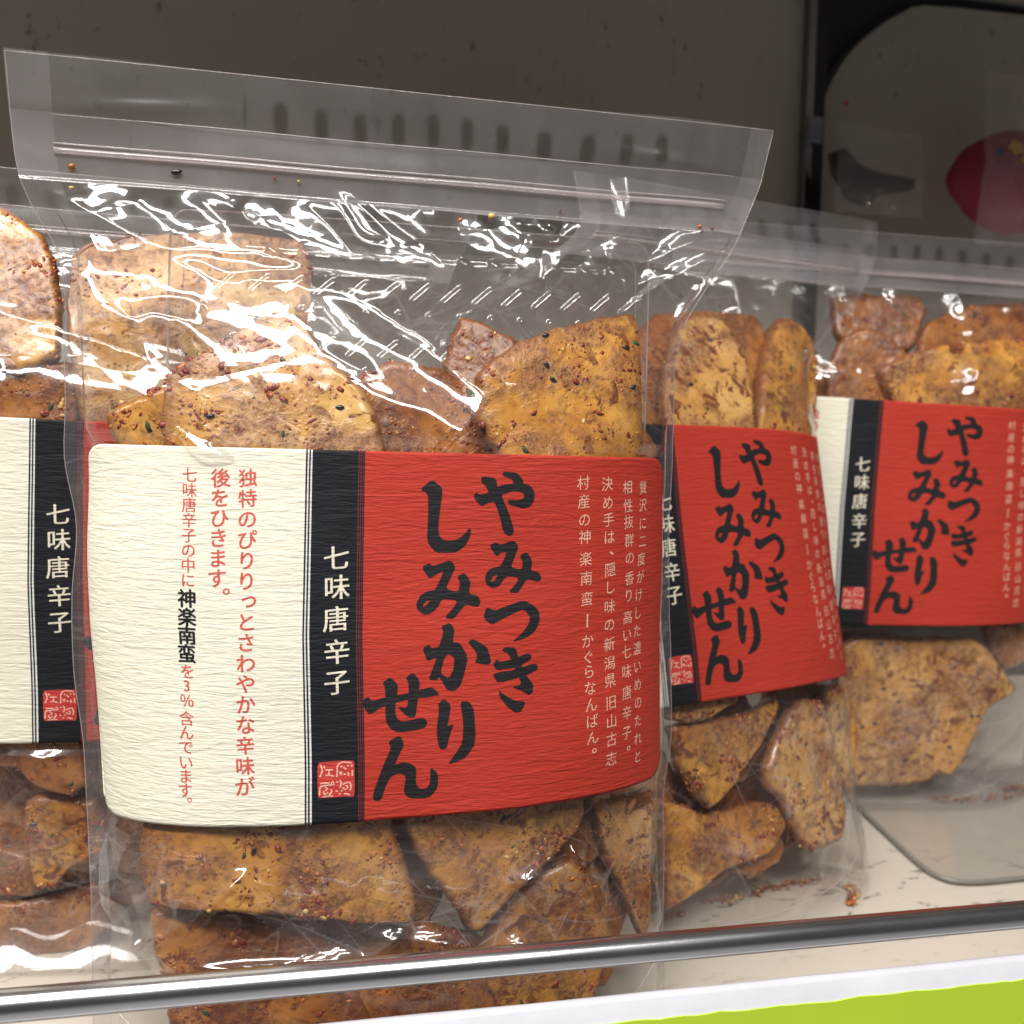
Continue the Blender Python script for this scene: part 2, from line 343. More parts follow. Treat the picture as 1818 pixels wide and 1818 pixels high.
# upright post
STEEL=NT('dark_chrome'); sv=STEEL.coords((1,1,.2)); DCH=STEEL.fin(STEEL.bsdf((.30,.31,.33),.12,metal=1.0,nrm=STEEL.bump(STEEL.noise(sv,90,2),.1,.0006)))
BLK=mat_plain('black_slot_paint',(.008,.008,.009),.35,spec=.6)
post=empty('upright_post',Matrix.Translation((xp,YW-.004,-.02)),'dark metal upright post between the two back boards','post')
box('rail_face',0.003,.0115,-.002,.010,0,.50,BLK,post,.0008)
box('chrome_edge',-.002,.0028,-.004,.010,0,.50,DCH,post,.0008)
zz=wpt(1425,228,YW-.006)[2]+.02
box('chrome_clip',-.0015,.0085,-.0062,-.0025,zz-.009,zz+.007,DCH,post,.0012)
zz=wpt(1425,310,YW-.006)[2]+.02
box('slot',.0022,.0098,-.0035,-.0022,zz-.018,zz+.016,BLK,post,.0004)
# guard rail (chrome)
YB=0.291; ZB_=0.0165
CHR=NT('polished_chrome'); cv=CHR.coords((8,60,60)); CHROME=CHR.fin(CHR.bsdf((.62,.61,.63),CHR.math('ADD',CHR.math('MULTIPLY',CHR.noise(cv,4,3),.14),.16),metal=1.0,nrm=CHR.bump(CHR.noise(CHR.coords((20,200,200)),3,3),.06,.0004)))
seg=48; V=[];L_=[-.75,1.25]
for x in np.linspace(-.75,1.25,41):
    for k in range(seg):
        a=2*math.pi*k/seg; V.append((x,YB+.0042*math.cos(a),ZB_+.0042*math.sin(a)))
Fc=np.array([(i*seg+k,i*seg+(k+1)%seg,(i+1)*seg+(k+1)%seg,(i+1)*seg+k) for i in range(40) for k in range(seg)])
tag(mobj('guard_bar',np.array(V),Fc,CHROME),'polished chrome guard bar running along the front of the shelf','bar')
# price rail
pr=empty('price_rail',Matrix.Translation((0,.288,0)),'white and lime green price strip along the shelf front','price strip')
WH=NT('white_plastic'); v_=WH.coords(); WHM=WH.fin(WH.bsdf(WH.mix(WH.noise(v_,70,4,.6),(.54,.54,.60),(.68,.68,.74)),.45,nrm=WH.bump(WH.noise(v_,160,3),.25,.0006)))
GR=NT('lime_card'); v_=GR.coords(); GRM=GR.fin(GR.bsdf(GR.mix(GR.noise(v_,30,3),(.43,.60,.030),(.47,.64,.038)),.5))
xs=np.linspace(-.7,1.2,500); top=[];bot=[]
ztop=.0046; zg=-.0022
prof=[(.0016,-.030),(.0016,ztop-.0004),(.0012,ztop),(.0,ztop),(-.0015,ztop-.0012),(-.0015,-.05),(.004,-.05)]
V=np.array([(x,py_,pz_+ (0.0002*vnoise(np.array([x*60,0,i]),3) if i in(2,3,4) else 0)) for x in xs for i,(py_,pz_) in enumerate(prof)])
mobj('white_lip',V,gridF(len(xs),len(prof)),WHM,pr,smooth=False)
rag=np.array([zg+.00035*fbm(np.array([x*160,0,5.]),3) for x in xs])
V=np.array([(x,-.0022,z) for x,r in zip(xs,rag) for z in (-.05,r)]+[(x,-.0016,z) for x,r in zip(xs,rag) for z in (-.05,r)])
n=len(xs); Fa=[(2*i,2*i+2,2*i+3,2*i+1) for i in range(n-1)]+[(2*i+1,2*i+3,2*n+2*i+3,2*n+2*i+1) for i in range(n-1)]
mobj('green_card',V,Fa,GRM,pr,smooth=False)
# acrylic sheet lying on the shelf
nfl=np.array([0,-.17,1.0]); nfl/=np.linalg.norm(nfl)
def fpt(px,py,off=0.0): return at_plane(np.array([px],float),np.array([py],float),np.array([0,.40,floor_z(.40)+off]),nfl)[0]
ol=[(1480,1380),(1528,1432),(1560,1462),(1600,1500),(1635,1532),(1662,1550),(1695,1561),(1740,1562),(1790,1557),(1850,1551),(2000,1536),(2000,1340)]
Q=np.array([fpt(a,b,.0035) for a,b in ol]); n=len(Q)
V=np.concatenate([Q,Q-nfl*.0022]); Fc=[tuple(range(n)),tuple(range(n,2*n))[::-1]]+[(i,n+i,n+(i+1)%n,(i+1)%n) for i in range(n)]
ac=mobj('acrylic_sheet',V,Fc,ACRYL,smooth=False); tag(ac,'clear acrylic sheet with a rounded corner lying on the shelf under the right bag','acrylic sheet')
EDG=mat_plain('acrylic_edge',(.20,.19,.17),.25,spec=.8)
tube('polished_edge',smooth_pts(Q[:11]-nfl*.0011,2),.0009,EDG,ac)
# ---------- pouches ----------
from mathutils import Euler
def RM(e,o):
    return Matrix.Translation(o)@Euler([math.radians(a) for a in e],'XYZ').to_matrix().to_4x4()
BAGS={ # euler, origin, header scale, header widening, bottom
 'front':dict(M=RM((0,0,0),(MX,MY,0)),k=1.0,w=0.0,zb=-.0335,nr=560,nc=430,seed=1),
 'left':dict(M=RM((4.25,.85,.51),(-.0403,.4167,.0095)),k=.73,w=-.006,zb=-.0305,nr=230,nc=190,seed=2),
 'middle':dict(M=RM((-11.13,-.30,15.59),(.1735,.4007,.0097)),k=1.03,w=.026,wl=.085,zb=-.0335,nr=260,nc=210,seed=3),
 'right':dict(M=RM((2.16,1.67,-8.73),(.3027,.4923,.0297)),k=.74,w=.004,zb=-.0375,nr=230,nc=190,seed=4)}
def arr(M): return np.array(M)
def deform(P,B):
    P=P.copy(); z=P[...,2]; m=sstep((z-.19)/.06)
    P[...,0]+=B['w']*m*np.clip(P[...,0]/.1,0,1)+B.get('wl',0)*m*np.clip(-P[...,0]/.1,0,1)
    ax=np.clip((abs(P[...,0])-.0865)/.006,0,1)*(1-sstep((z-.225)/.02)); P[...,0]+=np.sign(P[...,0])*ax*(.0016*vnoise(np.stack([z*45,z*0+B['seed'],P[...,0]*0+np.sign(P[...,0])*3],-1),91)-.0004)
    P[...,2]=np.where(z>.160,.160+(z-.160)*B['k'],z)
    return P
ZT,ZBL=.1583,lambda s:.0500+.0048*(np.asarray(s)+.95)/1.87
SL0,SR0=-.940,.925
def ripple(P): return .0008*vnoise(np.stack([P[...,0]*32,P[...,2]*0+3.3,P[...,2]*40],-1),77)
def surfL(s,z,off=.0004):
    P=surf(s,z); n=surf_n(s,z); return P+n*(off+ripple(P))[...,None]
def creases(X,Z,lst):
    h=np.zeros_like(X)
    for x0,z0,th,L,w,A in lst:
        dx=X-x0;dz=Z-z0; a=dx*math.cos(th)+dz*math.sin(th); d=-dx*math.sin(th)+dz*math.cos(th)
        m=(np.abs(a)<3*L)&(np.abs(d)<5*w)
        h[m]+=A*np.exp(-(a[m]/L)**2)*np.exp(-np.sqrt(d[m]**2+(.0004)**2)/w)
    return h
def px_crease(x1,y1,x2,y2,w,A):
    S,Z=inv([x1,x2],[y1,y2]); P=surf(S,Z); d=P[1]-P[0]; c=P.mean(0)
    return (c[0],c[2],math.atan2(d[2],d[0]),math.hypot(d[0],d[2])*.55,w,A)
MAINCR=[px_crease(a[0],a[1],a[2],a[3],a[4]*(.7 if a[1]>1000 else 1),a[5]*(2.7 if a[1]>1000 else 1.0)) for a in [
 (60,330,185,455,.0035,.0016),(180,450,240,560,.004,.0030),(235,560,310,740,.0035,.0026),(310,745,420,805,.005,.0028),
 (85,345,330,470,.0035,.0018),(110,520,220,575,.003,.0015),(112,570,215,572,.003,.0012),(120,700,215,580,.003,-.0015),(130,760,235,600,.0025,-.0015),
 (160,455,480,470,.006,.0016),(480,470,800,610,.008,.0016),(560,640,850,760,.008,-.002),(860,700,790,805,.005,.0025),(300,600,330,560,.006,.002),
 (880,690,960,682,.003,.0012),(450,340,480,410,.004,-.0012),(560,340,650,350,.004,-.0012),(640,360,765,455,.004,.0022),(960,380,1000,440,.003,.0015),
 (1000,350,1290,400,.003,.0014),(1140,470,1255,420,.003,.0016),(1010,490,1100,400,.004,-.0015),(1180,560,1280,440,.004,.0020),(1160,640,1240,540,.003,-.0015),
 (185,1740,390,1585,.0032,.0022),(390,1585,440,1540,.004,.0018),(300,1690,390,1585,.0035,.0018),(300,1690,330,1710,.004,.0014),(330,1712,560,1695,.0035,.0022),
 (560,1695,650,1690,.003,.0018),(650,1690,700,1655,.0035,.0016),(700,1655,900,1665,.003,.0022),(900,1560,960,1540,.003,.0016),(955,1545,960,1600,.003,.0015),(900,1663,955,1655,.003,.0015),
 (1010,1500,1075,1600,.003,.0016),(1005,1500,1012,1520,.003,.0012),(1075,1610,1120,1500,.003,-.0014),(1120,1490,1165,1640,.0035,.0016),(130,1660,230,1510,.005,.0018),(160,1700,250,1560,.004,-.0015),
 (1150,520,1290,440,.003,.0022),(1165,600,1300,470,.003,.002),(1150,650,1200,760,.003,.0018),(176,1462,240,1660,.003,.0015),(200,1500,265,1700,.003,-.0013)]]
def film_disp(P,s,B,key):
    X,Z=P[...,0],P[...,2]; r=np.random.RandomState(B['seed']*13)
    L=[]
    for _ in range(32 if key=='front' else 56):
        z0=r.choice([r.uniform(.158,.236),r.uniform(-.03,.055)]); x0=r.uniform(-.1,.1)
        A=r.uniform(.0002,.0008)*r.choice([-1,1])
        L.append((x0,z0,r.uniform(-1.2,1.2) if r.rand()<.6 else r.uniform(0,math.pi),r.uniform(.008,.038),r.uniform(.0013,.0036),A))
    if key!='front':
        for _ in range(16):
            z0=r.choice([r.uniform(.165,.23),r.uniform(-.025,.045)])
            L.append((r.uniform(-.09,.09),z0,r.uniform(0,math.pi),r.uniform(.02,.05),r.uniform(.003,.008),r.uniform(.0015,.003)*r.choice([-1,1])))
    h=creases(X,Z,L)
    if key=='front':
        h+=creases(X,Z,MAINCR)
        # broad pillow where the film stands off over the crackers
        S0,Z0=inv([690],[650]); c=surf(S0,Z0)[0]; dx=X-c[0];dz=Z-c[2]; th=-.62
        a=dx*math.cos(th)+dz*math.sin(th); d=-dx*math.sin(th)+dz*math.cos(th)
        q=(a/.034)**2+(d/.015)**2; h+=.0042*np.exp(-q**1.4)
        S0,Z0=inv([230],[530]); c=surf(S0,Z0)[0]; h+=.0025*np.exp(-(((X-c[0])/.022)**2+((Z-c[2])/.010)**2))
    q=np.stack([X*1.0,Z*0+B['seed'],Z],-1)
    ridg=1-np.abs(fbm(q*95,3,B['seed']+5)); h+=.00010*ridg+.0009*vnoise(q*15,B['seed']+9)+.00012*vnoise(q*60,B['seed']+19)
    # scallops hanging under the zip
    h+=.0010*np.exp(-((Z-.226)/.006)**2)*np.sin(X*210+3*vnoise(q*20,3))
    h=np.where(h<-.0003,-.0003+.2*(h+.0003),h)+.0008*(Z<.236)
    env=np.where(Z>.233,.05,1.0)*(1-np.clip((np.abs(s)-.93)/.05,0,1)*.75)
    lx=np.clip((s-SL0+.03)/.03,0,1)*np.clip((SR0+.03-s)/.03,0,1); lz=np.clip((Z-.0465)/.004,0,1)*np.clip((.1625-Z)/.004,0,1); lab=lx*lz
    h=h*env*(1-lab)
    # header bubbles
    hdr=np.exp(-((Z-.2625+.0015*s)/.0045)**4)*0
    bub=np.maximum(np.cos(X*2*math.pi/.0122+.6*np.sin(X*40)+1.2*vnoise(q*30,3)),0)**1.5*np.exp(-((Z-.2562-.001*np.sin(X*90))/.0046)**4)*(s>-.45)*(s<.75)
    h=h+.00008*bub
    return h-.0009*lab,bub,lab
def build_pouch(key,label,shared):
    B=BAGS[key]; root=empty('snack_pouch',B['M'],label,'pouch','clear zip pouches of rice crackers')
    zb=B['zb']; nr,nc=B['nr'],B['nc']
    th=np.linspace(-1,1,nc); s=np.sin(th*math.pi/2)*.45+th*.55
    z=np.linspace(zb,ZTOP,nr); S,Z=np.meshgrid(s,z)
    # top edge follows the traced slope
    P=surf(S,Z); N=surf_n(S,np.minimum(Z,ZTOP-.001)); h,bub,lab=film_disp(P,S,B,key); P=P+N*(h+ripple(P))[...,None]
    gm=np.zeros_like(S)
    if key=='front':
        r2=np.random.RandomState(3)
        for (cx_,cy_,a_,b_,th,sl) in ((700,652,.036,.0085,-.60,.418),(230,505,.019,.0080,-.15,.40),(405,470,.020,.0035,-.05,.40),(640,385,.010,.003,-.9,.40),(350,780,.012,.0030,-.62,.43),(1000,440,.010,.003,.8,.40)):
            s0,z0=inv([cx_],[cy_]); c0=surf(s0,z0)[0]; dx=P[...,0]-c0[0]; dz=P[...,2]-c0[2]
            a=dx*math.cos(th)+dz*math.sin(th)+.002*vnoise(np.stack([dx*90,dz*90,dx*0],-1),12); d=-dx*math.sin(th)+dz*math.cos(th)+.0016*vnoise(np.stack([dx*120,dz*120,dx*0+4],-1),13)
            m=np.exp(-((a/a_)**2+(d/b_)**2)**2.2); tgt=c0[1]-.0022+sl*dz+.00006*vnoise(np.stack([dx*260,dz*260,dx*0],-1),5)+.00012*vnoise(np.stack([dx*70,dz*70,dx*0],-1),6)
            P[...,1]=P[...,1]*(1-m)+tgt*m; gm=np.maximum(gm,m)
    hd=sstep((Z-.243)/.012); P[...,1]+=hd*(.0022*vnoise(np.stack([P[...,0]*22,Z*30,Z*0+B['seed']],-1),61)+.0008*np.sin(P[...,0]*31+B['seed']))
    for cx,wx,cz in ((-.072,.022,.2555),(.088,.018,.2545)): P[...,1]-=.0006*np.exp(-((P[...,0]-cx)/wx)**2-((Z-cz-.10*(P[...,0]-cx)*(1 if cx<0 else -1))/.0022)**2)
    P=deform(P,B)
    hz=np.where(np.abs(S)>np.where(S<0,.90,.93),.075,0)+np.where(Z>.2515,.085,0)+np.where((Z>.2325)&(Z<=.2515),.21,0)-.085*np.clip(bub*1.6,0,1)
    mobj('front_film',P.reshape(-1,3),gridF(nr,nc),FILM,root,attr={'haze':np.maximum(hz+sstep((.05-Z)/.01)*np.maximum(.03+.05*fbm(np.stack([S*5+Z*30,Z*55,S*0+B['seed']],-1),3,31),0),0).ravel(),'fold':((Z<.2325)*(1-.85*gm)*(1+.9*sstep((.05-Z)/.01))).astype(float).ravel()})
    nr2,nc2=nr//2,nc//2; s2=np.linspace(-1,1,nc2); z2=np.linspace(zb,ZTOP,nr2); S,Z=np.meshgrid(s2,z2)
    P=surf(S,Z); P[...,1]*=-.85; q=np.stack([P[...,0],Z*0+B['seed'],Z],-1); env=np.where(Z>.233,.1,1)*(1-np.clip((np.abs(S)-.9)/.1,0,1)*.8)
    P[...,1]+=.0006+env*(.0016*vnoise(q*45,B['seed']+40)+.0009*(1-np.abs(fbm(q*100,2,B['seed']+50)))); P=deform(P,B)
    mobj('back_film',P.reshape(-1,3),gridF(nr2,nc2)[:,::-1].copy(),FILM_B,root,attr={'fold':(Z<.2325).astype(float).ravel()})
    # gusset
    u=np.linspace(-1,1,60); v=np.linspace(-1,1,26); U,Vv=np.meshgrid(u,v)
    Pf=surf(U,np.full_like(U,zb)); Y=np.where(Vv<0,Pf[...,1]*-Vv*.99,-Pf[...,1]*.85*Vv*.98)
    Zg=zb+.0006+.017*(1-Vv**2)*(1-U**4)*(.75+.25*np.cos(U*3))+.0012*vnoise(np.stack([U*7,Vv*2,Vv*0],-1),B['seed'])
    mobj('bottom_gusset',np.stack([Pf[...,0],Y,Zg],-1).reshape(-1,3),gridF(26,60),FILM_B,root,attr={'haze':np.full(26*60,.03)})
    # zip
    ss=np.linspace(-.905,.91,60)
    for zz,r,nm,mt in ((.2415,.00085,'zip_ridge',ZIPM),(.2435,.00022,'zip_ridge',ZIPM),(.2515,.00014,'zip_line',ZIPM),(.2328,.00014,'zip_line',ZIPM)):
        q=deform(surf(ss,np.full_like(ss,zz)+.00012*np.sin(ss*9))+[0,-.0007,0],B); tube(nm,q,r,mt,root,6)
    # sealed outer rim: the cut edge of the laminate catches light
    pts=[surf(np.array(-1.),np.array(zv)) for zv in np.linspace(zb,ZTOP,70)]+[surf(np.array(sv),np.array(ZTOP)) for sv in np.linspace(-1,1,60)[1:]]+[surf(np.array(1.),np.array(zv)) for zv in np.linspace(ZTOP,zb,70)[1:]]
    tube('sealed_edge',deform(np.array(pts)+[0,.0003,0],B),.00013,ZIPM,root,5)
    sb=np.linspace(-.93,.95,80); zq=zb+.003+.030*np.abs(sb)**3; q=surf(sb,zq)+surf_n(sb,zq)*.0018
    tube('base_seal',deform(q,B),.00018,ZIPM,root,5)
    # label
    if 'label' not in shared:
        shared.update(make_label())
    lo=bpy.data.objects.new('paper_label',shared['label']); COL.objects.link(lo); lo.parent=root
    for nm,me in shared['prints']:
        o=bpy.data.objects.new(nm,me); COL.objects.link(o); o.parent=lo
    return root
def corner(d,r): d=np.clip(d,0,r); return r-np.sqrt(np.maximum(r*r-(r-d)**2,0))
def make_label():
    keys=[(None,None,0),((543.7,800),(540.6,1460),1),((547,800),(543.7,1460),5),((549.5,800),(546.3,1460),1),((552.5,800),(549.6,1460),5),((555.3,800),(553.2,1460),1),
          ((637,803),(635.5,1450),3),((638.8,803),(637.4,1450),1),((641,803),(639.4,1450),3),((642.9,803),(641.2,1450),1),((645.2,803),(643.4,1450),3),((646.6,803),(644.8,1450),1),((648.6,803),(646.6,1450),2),(None,None,-1)]
    st=[];sb=[]
    for a,b,_ in keys:
        if a is None: st.append(None);sb.append(None);continue
        st.append(inv([a[0]],[a[1]+6])[0][0]); sb.append(inv([b[0]],[b[1]-6])[0][0])
    st[0],sb[0]=SL0+.004,SL0-.006; st[-1],sb[-1]=SR0,SR0
    cols=[];mats=[]
    for i in range(len(keys)-1):
        w_=abs(st[i+1]-st[i])*.094; n=max(1,int(w_/.0012))
        f=np.linspace(0,1,n+1)[:-1]
        if i==0: f=f**1.5
        if i==len(keys)-2: f=1-(1-f)**1.5
        for t in f: cols.append((st[i]+(st[i+1]-st[i])*t,sb[i]+(sb[i+1]-sb[i])*t)); mats.append(keys[i][2])
    cols.append((st[-1],sb[-1])); C=np.array(cols); T=np.linspace(0,1,110)[:,None]
    S=C[None,:,1]*(1-T)+C[None,:,0]*T
    wid=.094; dl=(C[:,1]-C[0,1])*wid; dr=(C[-1,1]-C[:,1])*wid
    cn=corner(dl,.0048)+corner(dr,.0060)
    # slightly uneven hand-applied edge
    zt=ZT-cn; zb=ZBL(C[:,1])+cn
    Z=zb[None]*(1-T)+zt[None]*T
    P=surfL(S,Z,.0004)
    mi=np.tile(np.array(mats),(109,1)).ravel()
    o=mobj('paper_label',P.reshape(-1,3),gridF(*S.shape),[PCREAM,PBLACK,PRED,PMAROON,PRED,PWHITE],mi=mi); me=o.data; bpy.data.objects.remove(o)
    # give the sheet a back and edge
    bm=bmesh.new(); bm.from_mesh(me); r=bmesh.ops.solidify(bm,geom=bm.faces[:],thickness=.00025) ; bm.to_mesh(me); bm.free()
    return {'label':me,'prints':make_prints()}
# ---- glyphs ----
def glyph_meshes(chars,offset):
    obs=[]
    for c in chars:
        cu=bpy.data.curves.new('glyph','FONT'); cu.body=c; cu.resolution_u=3; cu.offset=offset; cu.fill_mode='FRONT'
        o=bpy.data.objects.new('glyph',cu); COL.objects.link(o); obs.append((c,o))
    bpy.context.view_layer.update(); dg=bpy.context.evaluated_depsgraph_get(); out={}
    for c,o in obs:
        me=o.evaluated_get(dg).to_mesh(); V=np.array([v.co[:2] for v in me.vertices]).reshape(-1,2)
        out[c]=(V-[.5,.38],[tuple(p.vertices) for p in me.polygons])
    for c,o in obs:
        cu=o.data; bpy.data.objects.remove(o); bpy.data.curves.remove(cu)
    return out
def poly_mesh(polys):
    cu=bpy.data.curves.new('g','CURVE'); cu.dimensions='2D'; cu.fill_mode='BOTH'
    for p in polys:
        sp=cu.splines.new('POLY'); sp.points.add(len(p)-1)
        for q,(x,y) in zip(sp.points,p): q.co=(x,y,0,1)
        sp.use_cyclic_u=True
    o=bpy.data.objects.new('g',cu); COL.objects.link(o); bpy.context.view_layer.update()
    me=o.evaluated_get(bpy.context.evaluated_depsgraph_get()).to_mesh(); bm=bmesh.new(); bm.from_mesh(me)
    bpy.data.objects.remove(o); bpy.data.curves.remove(cu); return bm
def chaik(P,k=1):
    P=np.array(P,float)
    for _ in range(k):
        Q=np.roll(P,-1,0); P=np.stack([P*.82+Q*.18,P*.18+Q*.82],1).reshape(-1,2)
    return P
class Acc:
    def __init__(s): s.V=[];s.F=[];s.n=0
    def add(s,V,Fc): s.V.append(np.asarray(V)); s.F+= [tuple(i+s.n for i in f) for f in Fc]; s.n+=len(V)
    def mesh(s,name,mat):
        me=bpy.data.meshes.new(name); me.from_pydata([tuple(v) for v in np.concatenate(s.V)],[],s.F); me.materials.append(mat); me.update(); return me
LBL_OFF=.0004
def put_px_polys(acc,polys,off):
    bm=poly_mesh([chaik(p) for p in polys])
    xs=[v.co.x for v in bm.verts]; ys=[v.co.y for v in bm.verts]
    for a,lo,hi in ((0,min(xs),max(xs)),(1,min(ys),max(ys))):
        c=lo+9
        while c<hi:
            co=[0,0,0];no=[0,0,0];co[a]=c;no[a]=1
            bmesh.ops.bisect_plane(bm,geom=bm.verts[:]+bm.edges[:]+bm.faces[:],plane_co=co,plane_no=no); c+=9
    bm.verts.ensure_lookup_table(); bm.verts.index_update()
    q=np.array([v.co[:2] for v in bm.verts]); S,Z=inv(q[:,0],q[:,1])
    P=surfL(S,Z,LBL_OFF+off); n=surf_n(S,Z); Fc=[]
    for f in bm.faces:
        ids=[v.index for v in f.verts]; a,b,c=P[ids[0]],P[ids[1]],P[ids[2]]
        Fc.append(ids if np.cross(b-a,c-a)@n[ids[0]]>0 else ids[::-1])
    acc.add(P,Fc); bm.free()
def put_char(acc,G,ch,px,py,size,off=.00006,kx=1.0,sl=.10,rot=0,wt=1):
    V,Fc=G[ch]
    if not len(V): return
    s0,z0=[a[0] for a in inv([px],[py])]; e=1e-3
    s0_=min(max(s0,-.93),.915)
    a=proj(main_w(surf(s0_,z0)))[1]-proj(main_w(surf(s0_,z0+e)))[1]; m=size/(a/e)
    t=np.linalg.norm(surf(s0_+e,z0)-surf(s0_-e,z0))/(2*e)
    gx=V[:,0]*m*kx; gz=(V[:,1]+sl*V[:,0])*m
    if rot: gx,gz=gz,-gx
    S=s0+gx/t; Z=z0+gz; S=np.minimum(S,.922)
    for i,(dx,dz) in enumerate(W_[wt]): acc.add(surfL(S+dx*m/t,Z+dz*m,LBL_OFF+off+.000007*i),Fc)
W_=[[(0,0)],[(-.012,0),(.012,0)],[(-.018,-.008),(.018,-.008),(0,.012)],[(-.03,-.012),(.03,-.012),(0,.02),(0,-.02)]]
A_=lambda P:[(640+x/5.347,820+y/5.347) for x,y in P]
B_=lambda P:[(640+x/5.05,1080+y/5.05) for x,y in P]
TITLE=[
 [A_([(1065,325),(1095,285),(1120,310),(1215,290),(1180,225),(1135,185),(1145,135),(1260,148),(1285,175),(1290,240),(1340,215),(1440,205),(1435,170),(1395,150),(1340,130),(1345,90),(1470,100),(1510,140),(1535,175),(1535,205),(1600,220),(1645,285),(1640,370),(1600,425),(1530,443),(1480,425),(1400,405),(1388,360),(1430,358),(1480,365),(1530,350),(1550,320),(1520,285),(1440,275),(1330,310),(1345,350),(1400,480),(1455,650),(1440,690),(1410,705),(1355,675),(1310,500),(1265,375),(1190,395),(1145,422),(1100,380)])],
 [A_([(563,258),(678,167),(775,245),(770,330),(740,560),(740,690),(780,740),(850,750),(920,735),(990,680),(1030,625),(1048,645),(1035,720),(990,800),(910,858),(820,862),(710,860),(628,755),(640,530),(640,330),(620,290)])],
 [A_([(1220,795),(1280,760),(1330,790),(1450,738),(1500,805),(1470,880),(1425,1005),(1530,1020),(1540,960),(1510,885),(1580,855),(1630,940),(1615,1030),(1690,1045),(1718,1100),(1690,1140),(1580,1110),(1545,1160),(1490,1245),(1400,1235),(1480,1150),(1500,1095),(1400,1085),(1360,1110),(1320,1175),(1250,1200),(1190,1160),(1180,1090),(1210,1030),(1270,1000),(1330,990),(1390,855),(1330,860),(1290,900)]),A_([(1236,1130),(1255,1085),(1300,1070),(1280,1115),(1250,1137)])],
 [A_([(578,995),(650,962),(690,990),(855,927),(903,1000),(870,1070),(805,1205),(925,1235),(945,1150),(915,1085),(990,1052),(1048,1140),(1025,1250),(1115,1270),(1140,1330),(1110,1378),(1000,1350),(960,1390),(880,1490),(790,1478),(890,1370),(915,1310),(770,1300),(730,1380),(660,1440),(600,1448),(535,1400),(527,1340),(570,1260),(640,1225),(710,1215),(790,1035),(750,1050),(650,1110)]),A_([(590,1370),(600,1335),(660,1305),(640,1345),(600,1375)])],
 [B_([(1096,85),(1124,-14),(1200,19),(1322,-28),(1455,-77),(1549,-28),(1600,30),(1600,120),(1560,200),(1480,260),(1345,300),(1440,220),(1500,140),(1515,80),(1480,25),(1440,8),(1290,80),(1170,145)])],
 [B_([(550,355),(610,318),(630,355),(700,340),(740,210),(720,155),(800,125),(840,185),(820,300),(885,305),(958,430),(930,560),(890,690),(840,732),(770,730),(740,670),(700,608),(680,640),(605,635),(640,540),(680,440),(640,450),(595,470)]),B_([(790,405),(838,440),(828,540),(790,625),(710,580),(750,430)])],
 [B_([(955,300),(1000,270),(1060,300),(1130,345),(1145,400),(1165,470),(1145,500),(1080,495),(1015,480),(1040,440),(1030,390),(990,335)])],
 [B_([(1180,495),(1215,450),(1240,475),(1330,460),(1490,397),(1525,415),(1520,455),(1430,505),(1360,530),(1210,550)])],
 [B_([(1178,595),(1205,570),(1365,550),(1540,490),(1582,505),(1580,545),(1480,595),(1225,665)])],
 [B_([(1258,375),(1285,342),(1385,348),(1400,420),(1480,600),(1540,675),(1535,750),(1500,775),(1440,735),(1345,700),(1440,680),(1370,520),(1320,400)])],
 [B_([(1230,728),(1290,775),(1380,825),(1475,830),(1430,920),(1380,930),(1300,870),(1240,790)])],
 [B_([(5,830),(65,785),(100,825),(220,790),(400,760),(530,720),(640,700),(710,768),(600,790),(400,815),(200,870),(80,950),(40,905)])],
 [B_([(190,665),(265,610),(335,680),(320,790),(305,900),(320,980),(370,1010),(560,970),(598,1015),(575,1065),(460,1090),(330,1105),(260,1070),(220,1000),(220,800),(215,690)])],
 [B_([(400,620),(462,568),(530,640),(510,800),(490,970),(420,970),(320,870),(410,890),(430,780),(425,650)])],
 [B_([(688,855),(740,803),(805,855),(785,1000),(770,1050),(832,1028),(800,1110),(765,1255),(700,1255),(675,1100),(700,890)])],
 [B_([(885,828),(965,825),(1012,900),(1028,1200),(940,1330),(855,1370),(775,1390),(850,1290),(910,1190),(915,1000)])],
 [B_([(245,1185),(350,1130),(390,1210),(350,1290),(300,1400),(370,1370),(450,1385),(498,1425),(490,1560),(530,1615),(590,1605),(620,1560),(620,1410),(690,1470),(690,1600),(610,1695),(430,1697),(382,1640),(400,1530),(395,1490),(340,1470),(270,1500),(230,1570),(180,1720),(120,1720),(105,1670),(200,1400),(270,1250)])]]
SC=lambda P:[(550+x/18.18,1330+y/18.18) for x,y in P]
def stroke(P,w):
    P=np.array(P,float); L=[];R_=[]
    for i in range(len(P)):
        t=P[min(i+1,len(P)-1)]-P[max(i-1,0)]; t/=np.linalg.norm(t); n=np.array([-t[1],t[0]])*w/2; L.append(P[i]+n);R_.append(P[i]-n)
    return L+R_[::-1]
